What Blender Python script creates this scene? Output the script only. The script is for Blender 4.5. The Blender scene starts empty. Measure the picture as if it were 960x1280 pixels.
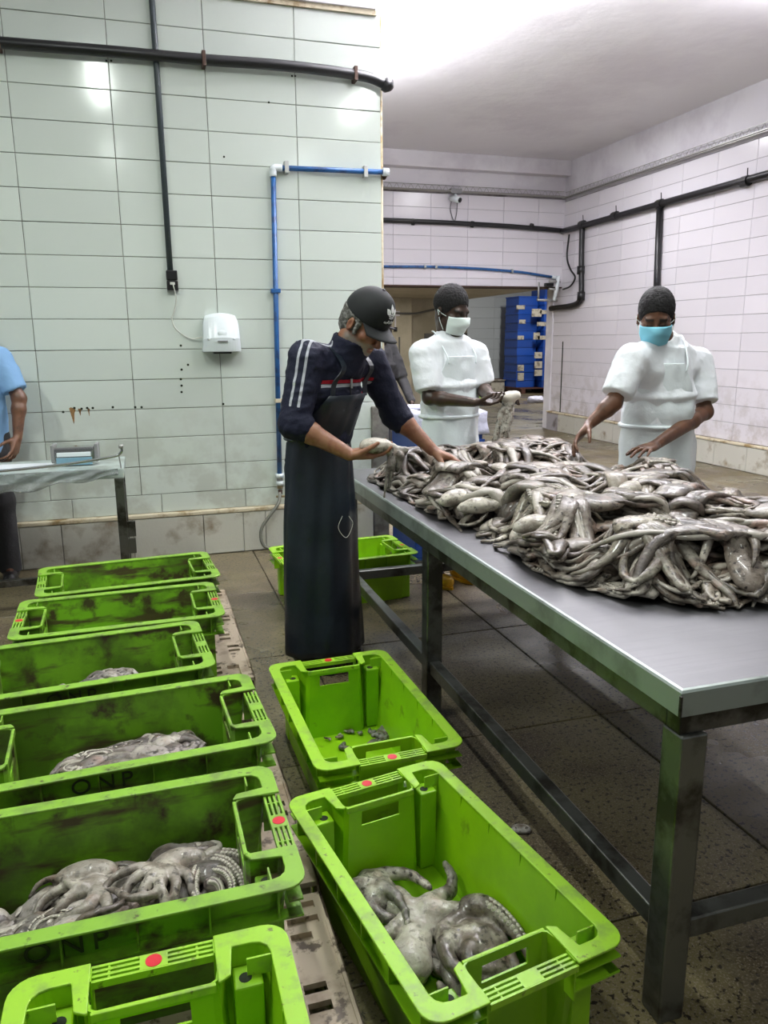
import bpy, bmesh, math, random
import numpy as np
from mathutils import Vector, Matrix

# ------------------------------------------------------------------ camera, light, exposure
SC = bpy.context.scene
COL = SC.collection
rng = random.Random(7)
EYE = 1.5
# rows of the world axes seen by the camera (room axes: X along the tiled walls, Y into the room, Z up)
CAMR = np.array([[0.95549668, -0.29490714, -0.0074755],
                 [0.07120112, 0.20595154, 0.97596842],
                 [-0.28628046, -0.93306685, 0.21778373]])
FPX = 965.0
cam = bpy.data.cameras.new('camera')
cam.sensor_fit = 'VERTICAL'
cam.sensor_height = 24.0
cam.lens = FPX / 1280.0 * 24.0
cam.clip_start = 0.02
cam.clip_end = 200
camo = bpy.data.objects.new('camera', cam)
mw = Matrix([[CAMR[0][0], CAMR[1][0], CAMR[2][0], 0],
             [CAMR[0][1], CAMR[1][1], CAMR[2][1], 0],
             [CAMR[0][2], CAMR[1][2], CAMR[2][2], EYE],
             [0, 0, 0, 1]])
camo.matrix_world = mw
COL.objects.link(camo)
SC.camera = camo
SC.view_settings.view_transform = 'Standard'
SC.view_settings.look = 'None'
SC.view_settings.gamma = 1.0
SC.view_settings.use_curve_mapping = False
SC.view_settings.exposure = 0.0

world = bpy.data.worlds.new('world')
SC.world = world
world.use_nodes = True
world.node_tree.nodes['Background'].inputs[0].default_value = (0.92, 0.97, 1.0, 1)
world.node_tree.nodes['Background'].inputs[1].default_value = 0.25


def area(name, loc, sx, sy, power, color=(1, 1, 1), rot=(0, 0, 0)):
    l = bpy.data.lights.new(name, 'AREA')
    l.shape = 'RECTANGLE'
    l.size = sx
    l.size_y = sy
    l.energy = power
    l.color = color
    o = bpy.data.objects.new(name, l)
    o.location = loc
    o.rotation_euler = rot
    COL.objects.link(o)
    return o


GREENISH = (0.93, 1.0, 0.94)
PINKISH = (0.96, 0.955, 1.0)
# fluorescent battens of the hall (above the frame) and of the rooms behind, plus an added fill at the left
area('light_near', (-0.2, 2.5, 3.95), 0.10, 1.3, 50, GREENISH)
area('light_near', (-2.1, 2.5, 3.95), 0.10, 1.3, 75, GREENISH)  # added fill that brightens the left wall, no tube known here
area('light_near', (2.4, 2.5, 3.95), 0.10, 1.3, 36, GREENISH)
area('light_near', (-0.2, -0.6, 3.95), 0.10, 1.3, 17, GREENISH)
area('light_near', (2.4, -0.6, 3.95), 0.10, 1.3, 17, GREENISH)
area('lamp_mid', (3.7, 4.9, 3.66), 0.10, 1.3, 50, PINKISH)
area('lamp_behind_wall', (1.55, 7.3, 3.72), 0.10, 1.3, 60, PINKISH)
area('lamp_mid', (4.2, 4.6, 3.62), 0.10, 1.3, 30, PINKISH)
area('lamp_far', (5.0, 8.6, 4.1), 0.12, 1.3, 60, PINKISH)
area('lamp_far', (2.9, 8.6, 4.1), 0.12, 1.3, 25, PINKISH)
UP = (math.pi, 0, 0)   # the hanging tubes also throw light up on the ceiling
for (x_, y_, z_, p_) in ((2.3, 4.9, 3.62, 300), (4.9, 4.7, 3.50, 35), (1.55, 7.3, 3.70, 360), (2.4, 2.5, 3.8, 30)):
    area('lamp_upward', (x_, y_, z_), 0.10, 1.3, p_, PINKISH, UP)
area('lamp_back', (9.2, 17.0, 3.9), 0.2, 1.3, 190, (1, 0.98, 0.93))
area('lamp_back', (4.6, 13.3, 2.25), 0.2, 1.0, 24, (1, 0.96, 0.88))


def at(px, py, Y):
    """The room point at depth Y on the sight line of a pixel measured in the photograph."""
    d = CAMR.T @ np.array([px - 480.0, -(py - 640.0), -FPX])
    return d * (Y / d[1]) + np.array([0, 0, EYE])


def on_z(px, py, z):
    d = CAMR.T @ np.array([px - 480.0, -(py - 640.0), -FPX])
    return d * ((z - EYE) / d[2]) + np.array([0, 0, EYE])


def V(*a):
    return np.array(a, float)


def unit(v):
    v = np.asarray(v, float)
    return v / (np.linalg.norm(v) + 1e-12)


# ------------------------------------------------------------------ materials
def _n(nt, t, **kw):
    n = nt.nodes.new(t)
    for k, v in kw.items():
        setattr(n, k, v)
    return n


def mat(name, base, rough=0.5, metal=0.0, var=None, rvar=None, bump=None, spec=0.5, coat=0.0,
        masks=(), obj_random=0.0, obj_color=False, alpha=1.0, trans=0.0, sss=0.0, bump2=None, dirt=None, streak=None):
    """var = (colour, scale, lo, hi[, detail]); rvar = (rough2, scale, lo, hi); bump = (scale, strength, distance);
    masks = [(attribute, colour, soft)]; dirt = (colour, z0, z1, scale, amount)"""
    m = bpy.data.materials.new(name)
    m.use_nodes = True
    nt = m.node_tree
    b = nt.nodes['Principled BSDF']
    tc = _n(nt, 'ShaderNodeTexCoord')
    geo = _n(nt, 'ShaderNodeNewGeometry')
    L = nt.links.new

    def rgb(c):
        n = _n(nt, 'ShaderNodeRGB')
        n.outputs[0].default_value = (*c, 1)
        return n.outputs[0]

    def noise(scale, detail=5, vec=None, rough=0.6):
        n = _n(nt, 'ShaderNodeTexNoise')
        n.inputs['Scale'].default_value = scale
        n.inputs['Detail'].default_value = detail
        n.inputs['Roughness'].default_value = rough
        L(vec if vec is not None else geo.outputs['Position'], n.inputs['Vector'])
        w = _n(nt, 'ShaderNodeMapRange')
        w.inputs[1].default_value, w.inputs[2].default_value = 0.24, 0.76
        L(n.outputs['Fac'], w.inputs[0])
        return w.outputs[0]

    def ramp(fac, lo, hi):
        n = _n(nt, 'ShaderNodeMapRange')
        n.inputs[1].default_value = lo
        n.inputs[2].default_value = hi
        L(fac, n.inputs[0])
        return n.outputs[0]

    def mix(a, b_, f):
        n = _n(nt, 'ShaderNodeMix', data_type='RGBA')
        L(f, n.inputs[0])
        L(a, n.inputs[6])
        L(b_, n.inputs[7])
        return n.outputs[2]

    def math_(op, a, b_):
        n = _n(nt, 'ShaderNodeMath', operation=op)
        for i, x in enumerate((a, b_)):
            if isinstance(x, (int, float)):
                n.inputs[i].default_value = x
            else:
                L(x, n.inputs[i])
        return n.outputs[0]

    col = rgb(base)
    if obj_color:
        oi = _n(nt, 'ShaderNodeObjectInfo')
        col = oi.outputs['Color']
    if var:
        vs = var if isinstance(var[0], (tuple, list)) and isinstance(var[0][0], (tuple, list)) else [var]
        for v in vs:
            col = mix(col, rgb(v[0]), ramp(noise(v[1], v[4] if len(v) > 4 else 6), v[2], v[3]))
    if streak:
        mp = _n(nt, 'ShaderNodeMapping')
        mp.inputs['Scale'].default_value = streak[1]
        L(geo.outputs['Position'], mp.inputs['Vector'])
        col = mix(col, rgb(streak[0]), ramp(noise(1.0, 4, mp.outputs[0]), streak[2], streak[3]))
    if dirt:
        sx = _n(nt, 'ShaderNodeSeparateXYZ')
        L(geo.outputs['Position'], sx.inputs[0])
        f = math_('MULTIPLY', ramp(sx.outputs[2], dirt[2], dirt[1]), ramp(noise(dirt[3], 7), 0.42, 0.68))
        col = mix(col, rgb(dirt[0]), math_('MULTIPLY', f, dirt[4]))
    for (a, c, soft) in masks:
        at_ = _n(nt, 'ShaderNodeAttribute', attribute_name=a)
        col = mix(col, rgb(c), ramp(at_.outputs['Fac'], -soft, soft) if soft else at_.outputs['Fac'])
    if obj_random:
        oi = _n(nt, 'ShaderNodeObjectInfo')
        hs = _n(nt, 'ShaderNodeHueSaturation')
        L(col, hs.inputs['Color'])
        mr = _n(nt, 'ShaderNodeMapRange')
        mr.inputs[3].default_value = 1 - obj_random
        mr.inputs[4].default_value = 1 + obj_random * 0.3
        L(oi.outputs['Random'], mr.inputs[0])
        L(mr.outputs[0], hs.inputs['Value'])
        col = hs.outputs[0]
    L(col, b.inputs['Base Color'])
    b.inputs['Roughness'].default_value = rough
    if rvar:
        mr = _n(nt, 'ShaderNodeMapRange')
        mr.inputs[1].default_value = rvar[2]
        mr.inputs[2].default_value = rvar[3]
        mr.inputs[3].default_value = rough
        mr.inputs[4].default_value = rvar[0]
        L(noise(rvar[1], 4), mr.inputs[0])
        L(mr.outputs[0], b.inputs['Roughness'])
    b.inputs['Metallic'].default_value = metal
    b.inputs['Specular IOR Level'].default_value = spec
    b.inputs['Coat Weight'].default_value = coat
    b.inputs['Coat Roughness'].default_value = 0.08
    b.inputs['Alpha'].default_value = alpha
    b.inputs['Transmission Weight'].default_value = trans
    if sss:
        b.inputs['Subsurface Weight'].default_value = sss
        b.inputs['Subsurface Radius'].default_value = (0.012, 0.005, 0.003)
        b.inputs['Subsurface Scale'].default_value = 1.0
    nrm = None
    for bp in (bump, bump2):
        if bp:
            n = _n(nt, 'ShaderNodeBump')
            n.inputs['Strength'].default_value = bp[1]
            n.inputs['Distance'].default_value = bp[2] * 0.5
            L(noise(bp[0], 4), n.inputs['Height'])
            if nrm is not None:
                L(nrm, n.inputs['Normal'])
            nrm = n.outputs[0]
    if nrm is not None:
        L(nrm, b.inputs['Normal'])
    return m


MT = {}
MT['tile_green_cast'] = mat('glazed_tile_near', (0.645, 0.70, 0.64), 0.13, obj_random=0.06, bump=(2.2, 0.06, 0.02),  # white tile, the near tubes' greenish cast put into its colour
                       dirt=((0.20, 0.15, 0.09), 0.1, 1.2, 5.0, 0.36))
MT['tile_pink_cast'] = mat('glazed_tile_far', (0.75, 0.72, 0.76), 0.22, obj_random=0.05, bump=(2.2, 0.05, 0.02),  # white tile with the far tubes' pinkish cast put into the colour
                      dirt=((0.25, 0.19, 0.12), 0.0, 1.2, 6.0, 0.5))
MT['grout'] = mat('grout', (0.34, 0.325, 0.29), 0.9, var=((0.09, 0.07, 0.05), 3.0, 0.45, 0.7))
MT['grout_far'] = mat('grout_far', (0.36, 0.34, 0.36), 0.9, var=((0.14, 0.12, 0.11), 2.0, 0.5, 0.72))
MT['plaster'] = mat('white_plaster', (0.78, 0.76, 0.80), 0.85, var=((0.66, 0.63, 0.68), 1.2, 0.45, 0.75), bump=(9, 0.15, 0.02))
MT['ceil'] = mat('ceiling_paint', (0.86, 0.84, 0.87), 0.7, var=((0.76, 0.73, 0.77), 0.7, 0.42, 0.80), bump=(1.6, 0.25, 0.06))
MT['plinth'] = mat('stained_plinth', (0.55, 0.54, 0.47), 0.5, var=((0.22, 0.16, 0.09), 4.5, 0.60, 0.95), bump=(30, 0.2, 0.01))
MT['ledge'] = mat('stained_ledge', (0.62, 0.55, 0.40), 0.6, var=((0.28, 0.19, 0.08), 6, 0.48, 0.72))
MT['beige'] = mat('beige_wall', (0.52, 0.47, 0.36), 0.7, var=((0.42, 0.38, 0.28), 1.2, 0.45, 0.7))
MT['greydado'] = mat('grey_dado', (0.13, 0.13, 0.12), 0.5)
MT['backwall'] = mat('grey_white_panel', (0.46, 0.49, 0.50), 0.5, obj_random=0.05)
MT['floor'] = mat('wet_terrazzo', (0.172, 0.143, 0.070), 0.24,
                  var=[((0.075, 0.055, 0.036), 1.3, 0.35, 0.75), ((0.22, 0.18, 0.13), 160, 0.58, 0.72, 2), ((0.03, 0.024, 0.018), 60, 0.6, 0.75, 3)],
                  rvar=(0.62, 1.1, 0.36, 0.66), bump=(70, 0.12, 0.004), bump2=(3, 0.05, 0.01), obj_random=0.08)
MT['joint'] = mat('floor_joint', (0.018, 0.022, 0.026), 0.5)
MT['crate'] = mat('lit_lime_plastic', (0.285, 0.57, 0.007), 0.36,  # base lightened, the better light on these crates put into the colour
                  var=[((0.19, 0.41, 0.012), 2.5, 0.4, 0.85), ((0.10, 0.13, 0.015), 9, 0.74, 1.0, 9)], bump=(40, 0.05, 0.004))
MT['crate_dirty'] = mat('grimy_lime_plastic', (0.19, 0.44, 0.016), 0.42,
                        var=[((0.09, 0.19, 0.012), 3.5, 0.40, 0.66), ((0.055, 0.040, 0.016), 8, 0.54, 0.74, 10)],
                        streak=((0.07, 0.055, 0.02), (3.0, 3.0, 16.0), 0.56, 0.78), bump=(40, 0.06, 0.004))
MT['crate_rim'] = mat('lit_scuffed_lime_rim', (0.30, 0.565, 0.022), 0.40,  # rim colour also lightened for the better-lit crates; scuffs are wear
                      var=[((0.20, 0.33, 0.05), 16, 0.5, 0.85, 8), ((0.09, 0.08, 0.02), 45, 0.76, 0.95, 4)])
MT['crate_rim_dirty'] = mat('grimy_lime_rim', (0.215, 0.42, 0.030), 0.42,
                             var=[((0.15, 0.25, 0.04), 14, 0.45, 0.8, 8), ((0.06, 0.05, 0.02), 40, 0.70, 0.9, 5)])
MT['hole'] = mat('dark_hole', (0.012, 0.02, 0.006), 0.8)
MT['grime'] = mat('black_lettering', (0.02, 0.03, 0.008), 0.7)
MT['sticker'] = mat('red_sticker', (0.62, 0.015, 0.03), 0.35)
MT['steel'] = mat('wet_steel_top', (0.148, 0.148, 0.152), 0.42, 1.0, var=((0.13, 0.13, 0.135), 2.2, 0.4, 0.7),
                  rvar=(0.46, 2.5, 0.35, 0.65), bump=(3, 0.12, 0.02), streak=((0.135, 0.135, 0.14), (3, 60, 3), 0.45, 0.7))
MT['steel_edge'] = mat('steel_edge', (0.36, 0.41, 0.385), 0.36, 0.6, var=((0.25, 0.28, 0.26), 6, 0.5, 0.75))
MT['steel_dark'] = mat('grimy_steel_frame', (0.15, 0.148, 0.135), 0.36, 0.8,
                       var=((0.045, 0.040, 0.032), 7, 0.45, 0.7), bump=(60, 0.1, 0.002))
MT['steel_bar'] = mat('steel_box_tube', (0.20, 0.205, 0.19), 0.32, 0.85, var=((0.07, 0.065, 0.055), 5, 0.5, 0.75))
MT['chrome'] = mat('polished_steel', (0.62, 0.63, 0.63), 0.16, 1.0)
MT['black_pipe'] = mat('black_pipe', (0.010, 0.010, 0.011), 0.35, bump=(30, 0.1, 0.004))
MT['conduit'] = mat('charcoal_conduit', (0.035, 0.048, 0.052), 0.45)
MT['blue_pipe'] = mat('blue_pipe', (0.018, 0.10, 0.29), 0.36, var=((0.015, 0.05, 0.15), 12, 0.5, 0.75))
MT['rust'] = mat('rusty_clamp', (0.055, 0.028, 0.018), 0.8)
MT['galv'] = mat('galvanised_clamp', (0.45, 0.45, 0.43), 0.45, 0.7)
MT['white_pl'] = mat('white_plastic', (0.80, 0.86, 0.88), 0.25)
MT['grey_pl'] = mat('grey_plastic', (0.25, 0.25, 0.25), 0.4)
MT['black_pl'] = mat('black_plastic', (0.008, 0.008, 0.008), 0.3)
MT['cord'] = mat('white_cord', (0.66, 0.66, 0.6), 0.4)
MT['hose'] = mat('grey_hose', (0.16, 0.16, 0.13), 0.5)
MT['brass'] = mat('dull_brass', (0.35, 0.28, 0.16), 0.4, 0.8)
MT['pallet'] = mat('beige_plastic', (0.50, 0.40, 0.30), 0.5, var=[((0.24, 0.17, 0.11), 4, 0.46, 0.72, 8), ((0.10, 0.07, 0.045), 22, 0.62, 0.78)])
MT['navy'] = mat('navy_knit', (0.011, 0.0125, 0.030), 0.72, bump=(26, 0.35, 0.02), spec=0.25,
                 masks=[('stripe_red', (0.42, 0.012, 0.03), 0.0006), ('stripe_pale', (0.42, 0.43, 0.47), 0.0006)])
MT['apron_rubber'] = mat('navy_rubber_apron', (0.008, 0.012, 0.020), 0.40, var=((0.014, 0.022, 0.033), 3, 0.4, 0.85), bump=(5, 0.25, 0.03))
MT['dark_trouser'] = mat('dark_trousers', (0.022, 0.022, 0.024), 0.8, bump=(20, 0.3, 0.02))
MT['cap_black'] = mat('black_twill', (0.008, 0.009, 0.010), 0.75, bump=(300, 0.2, 0.001))
MT['logo_white'] = mat('white_embroidery', (0.80, 0.80, 0.80), 0.7)
MT['white_cloth'] = mat('white_cotton', (0.85, 0.88, 0.91), 0.85, bump=(16, 0.28, 0.02), bump2=(60, 0.1, 0.004), spec=0.2)
MT['white_vinyl'] = mat('white_vinyl_apron', (0.82, 0.88, 0.90), 0.32, bump=(12, 0.32, 0.025), bump2=(40, 0.12, 0.006))
MT['mask_white'] = mat('pale_green_white_mask', (0.74, 0.84, 0.80), 0.8)
MT['mask_blue'] = mat('light_blue_mask', (0.22, 0.58, 0.72), 0.8)
MT['skin_tan'] = mat('tanned_skin', (0.31, 0.145, 0.080), 0.46, var=((0.235, 0.092, 0.050), 22, 0.42, 0.7), sss=0.1,
                     masks=[('beard', (0.26, 0.235, 0.205), 0), ('lip', (0.26, 0.09, 0.07), 0), ('brow', (0.05, 0.042, 0.035), 0)])
MT['skin_dark'] = mat('deep_brown_skin', (0.048, 0.024, 0.014), 0.40, var=((0.030, 0.015, 0.009), 20, 0.42, 0.7),
                      masks=[('brow', (0.006, 0.005, 0.004), 0)])
MT['skin_brown'] = mat('brown_skin', (0.135, 0.058, 0.029), 0.42, var=((0.085, 0.036, 0.018), 20, 0.42, 0.7),
                       masks=[('brow', (0.008, 0.006, 0.005), 0)])
MT['hair_black'] = mat('short_black_hair', (0.007, 0.006, 0.006), 0.85, bump=(420, 0.8, 0.004))
MT['hair_grey'] = mat('greying_hair', (0.10, 0.095, 0.085), 0.8, var=((0.28, 0.27, 0.25), 60, 0.45, 0.65), bump=(220, 0.8, 0.006))
MT['blue_cloth'] = mat('light_blue_cotton', (0.22, 0.40, 0.66), 0.85, bump=(16, 0.35, 0.02))
MT['boot_yellow'] = mat('yellow_rubber', (0.72, 0.40, 0.012), 0.35)
MT['boot_black'] = mat('black_rubber', (0.010, 0.010, 0.011), 0.4)
MT['shoe_sole'] = mat('pale_sole', (0.5, 0.48, 0.45), 0.6)
MT['oct'] = mat('wet_octopus', (0.5, 0.45, 0.4), 0.40, obj_color=True,
                var=[((0.58, 0.53, 0.44), 9, 0.50, 0.90, 5), ((0.13, 0.10, 0.075), 26, 0.42, 0.72, 7), ((0.34, 0.22, 0.175), 12, 0.62, 1.0, 4), ((0.028, 0.020, 0.016), 60, 0.56, 0.78, 8)],
                masks=[('dark', (0.040, 0.031, 0.027), 0), ('pale', (0.60, 0.55, 0.47), 0)], bump=(70, 0.4, 0.006), bump2=(190, 0.3, 0.003), coat=0.30, spec=0.35)
MT['oct_base'] = mat('shade_dark_octopus_mass', (0.06, 0.05, 0.043), 0.3, var=((0.16, 0.135, 0.115), 30, 0.5, 0.7), bump=(50, 0.6, 0.02))  # dark base colour stands for the shade in gaps between octopuses
MT['blue_crate'] = mat('blue_plastic', (0.012, 0.075, 0.40), 0.4, obj_random=0.35)
MT['label'] = mat('dusty_label_paper', (0.50, 0.46, 0.38), 0.7, var=((0.22, 0.19, 0.15), 9, 0.5, 0.7))
MT['liner'] = mat('white_plastic_liner', (0.70, 0.70, 0.86), 0.35, bump=(14, 0.6, 0.03))
MT['paper'] = mat('white_paper', (0.80, 0.83, 0.86), 0.7)
MT['table_cover'] = mat('pale_table_cover', (0.45, 0.52, 0.49), 0.35, var=((0.30, 0.34, 0.30), 5, 0.45, 0.7))
MT['film'] = mat('clear_plastic_film', (0.62, 0.66, 0.66), 0.18, trans=0.75, bump=(22, 0.7, 0.03), alpha=0.75)
MT['bluepanel'] = mat('pale_blue_panel', (0.20, 0.36, 0.46), 0.35)
MT['redbrown'] = mat('red_brown_kerb', (0.09, 0.035, 0.025), 0.6)
MT['concrete'] = mat('bare_concrete', (0.20, 0.19, 0.165), 0.85, var=((0.11, 0.10, 0.085), 8, 0.45, 0.7))
MT['stain'] = mat('rust_stain', (0.30, 0.16, 0.05), 0.6, var=((0.15, 0.08, 0.03), 30, 0.4, 0.7))


# ------------------------------------------------------------------ object helpers
def link(name, me, m=None, parent=None, loc=None, rz=0.0, smooth=False):
    o = bpy.data.objects.new(name, me)
    COL.objects.link(o)
    if m is not None and not me.materials:
        me.materials.append(m)
    if parent is not None:
        o.parent = parent
    if loc is not None:
        o.location = loc
    o.rotation_euler = (0, 0, rz)
    if smooth:
        me.polygons.foreach_set('use_smooth', np.ones(len(me.polygons), bool))
    return o


def mesh(name, v, f):
    me = bpy.data.meshes.new(name)
    me.from_pydata([tuple(map(float, p)) for p in v], [], [tuple(map(int, q)) for q in f])
    me.update()
    return me


def quad_mesh(name, v, q):
    """Fast mesh of quads from numpy arrays."""
    me = bpy.data.meshes.new(name)
    me.vertices.add(len(v))
    me.vertices.foreach_set('co', np.asarray(v, np.float32).ravel())
    me.loops.add(len(q) * 4)
    me.loops.foreach_set('vertex_index', np.asarray(q, np.int32).ravel())
    me.polygons.add(len(q))
    me.polygons.foreach_set('loop_start', np.arange(0, len(q) * 4, 4, dtype=np.int32))
    me.update(calc_edges=True)
    me.validate()
    return me


def attr(me, name, vals):
    a = me.attributes.new(name, 'FLOAT', 'POINT')
    a.data.foreach_set('value', np.asarray(vals, np.float32))


def thing(name, label, cat, loc=(0, 0, 0), rz=0.0, group=None):
    o = bpy.data.objects.new(name, None)
    o.empty_display_size = 0.1
    COL.objects.link(o)
    o.location = loc
    o.rotation_euler = (0, 0, rz)
    return tag(o, label, cat, group)


def tag(o, label, cat, group=None):
    o['label'] = label
    o['category'] = cat
    if group:
        o['group'] = group
    return o


def struct(o):
    o['kind'] = 'structure'
    return o


def dup(o, parent=None):
    c = o.copy()
    COL.objects.link(c)
    c.parent = parent
    for ch in list(o.children):
        dup(ch, c)
    return c


class MB:
    """Collects shapes into one mesh."""

    def __init__(s):
        s.v = []
        s.f = []

    def add(s, v, f):
        n = len(s.v)
        s.v += [tuple(map(float, p)) for p in v]
        s.f += [tuple(int(i) + n for i in q) for q in f]
        return s

    def box(s, a, b, R=None, o=(0, 0, 0)):
        x0, y0, z0 = a
        x1, y1, z1 = b
        v = [(x0, y0, z0), (x1, y0, z0), (x1, y1, z0), (x0, y1, z0), (x0, y0, z1), (x1, y0, z1), (x1, y1, z1), (x0, y1, z1)]
        if R is not None:
            v = [R @ np.array(p) + np.array(o) for p in v]
        return s.add(v, [(0, 3, 2, 1), (4, 5, 6, 7), (0, 1, 5, 4), (1, 2, 6, 5), (2, 3, 7, 6), (3, 0, 4, 7)])

    def prism(s, pts, z0, z1):
        n = len(pts)
        v = [(x, y, z0) for x, y in pts] + [(x, y, z1) for x, y in pts]
        f = [tuple(range(n - 1, -1, -1)), tuple(range(n, 2 * n))]
        f += [(i, (i + 1) % n, n + (i + 1) % n, n + i) for i in range(n)]
        return s.add(v, f)

    def tube(s, path, r, seg=10, cap=True, flat=1.0):
        v, f = tube_arrays(np.asarray(path, float), r, seg, flat, cap)
        return s.add(v, f)

    def disc(s, c, r, n, seg=14, t=0.001):
        c = np.asarray(c, float)
        n = unit(n)
        return s.tube([c, c + n * t], [r, r], seg)

    def build(s, name, m, parent=None, loc=None, rz=0.0, smooth=False, bevel=0.0, seg=2):
        o = link(name, mesh(name, s.v, s.f), m, parent, loc, rz, smooth)
        if bevel:
            add_bevel(o, bevel, seg)
        return o


def add_bevel(o, w, seg=2):
    b = o.modifiers.new('bevel', 'BEVEL')
    b.width = w
    b.segments = seg
    b.limit_method = 'ANGLE'
    b.angle_limit = math.radians(40)
    return o


def frames(path):
    t = np.gradient(path, axis=0)
    t /= np.linalg.norm(t, axis=1)[:, None] + 1e-9
    s = np.cross(t, V(0, 0, 1))
    bad = np.linalg.norm(s, axis=1) < 0.15
    s[bad] = np.cross(t[bad], V(0.3, 1, 0))
    s /= np.linalg.norm(s, axis=1)[:, None] + 1e-9
    for i in range(1, len(s)):
        if s[i] @ s[i - 1] < 0:
            s[i] = -s[i]
    u = np.cross(s, t)
    return t, s, u


def tube_arrays(path, r, seg=8, flat=1.0, cap=True):
    n = len(path)
    r = np.full(n, r, float) if np.isscalar(r) else np.asarray(r, float)
    t, s, u = frames(path)
    a = np.arange(seg) * 2 * math.pi / seg
    v = (path[:, None, :] + r[:, None, None] * (np.cos(a)[None, :, None] * s[:, None, :] + flat * np.sin(a)[None, :, None] * u[:, None, :])).reshape(-1, 3)
    i = np.arange(n - 1)[:, None] * seg
    j = np.arange(seg)[None, :]
    k = (j + 1) % seg
    q = np.stack([i + j, i + k, i + seg + k, i + seg + j], -1).reshape(-1, 4)
    f = [tuple(x) for x in q]
    if cap:
        f.append(tuple(range(seg - 1, -1, -1)))
        f.append(tuple(range((n - 1) * seg, n * seg)))
    return v, f


def smooth_path(pts, n=24):
    """Catmull-Rom through points."""
    p = np.asarray(pts, float)
    p = np.vstack([2 * p[0] - p[1], p, 2 * p[-1] - p[-2]])
    out = []
    m = len(p) - 3
    for k in range(n + 1):
        x = k / n * m
        i = min(int(x), m - 1)
        t = x - i
        a, b, c, d = p[i:i + 4]
        out.append(0.5 * (2 * b + (c - a) * t + (2 * a - 5 * b + 4 * c - d) * t * t + (3 * b - a - 3 * c + d) * t ** 3))
    return np.array(out)


def vnoise(P, scale, seed=0):
    """Smooth value noise, vectorised, about -1..1."""
    p = np.asarray(P, float) * scale + seed * 17.31
    i = np.floor(p).astype(np.int64)
    f = p - i
    f = f * f * (3 - 2 * f)

    def h(x, y, z):
        n = (x * 374761393 + y * 668265263 + z * 2147483647 + seed * 144665) & 0x7fffffff
        n = ((n ^ (n >> 13)) * 1274126177) & 0x7fffffff
        return ((n ^ (n >> 16)) & 0xffff) / 32767.5 - 1

    r = 0
    for dx in (0, 1):
        for dy in (0, 1):
            for dz in (0, 1):
                w = (f[:, 0] if dx else 1 - f[:, 0]) * (f[:, 1] if dy else 1 - f[:, 1]) * (f[:, 2] if dz else 1 - f[:, 2])
                r = r + w * h(i[:, 0] + dx, i[:, 1] + dy, i[:, 2] + dz)
    return r


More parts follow.
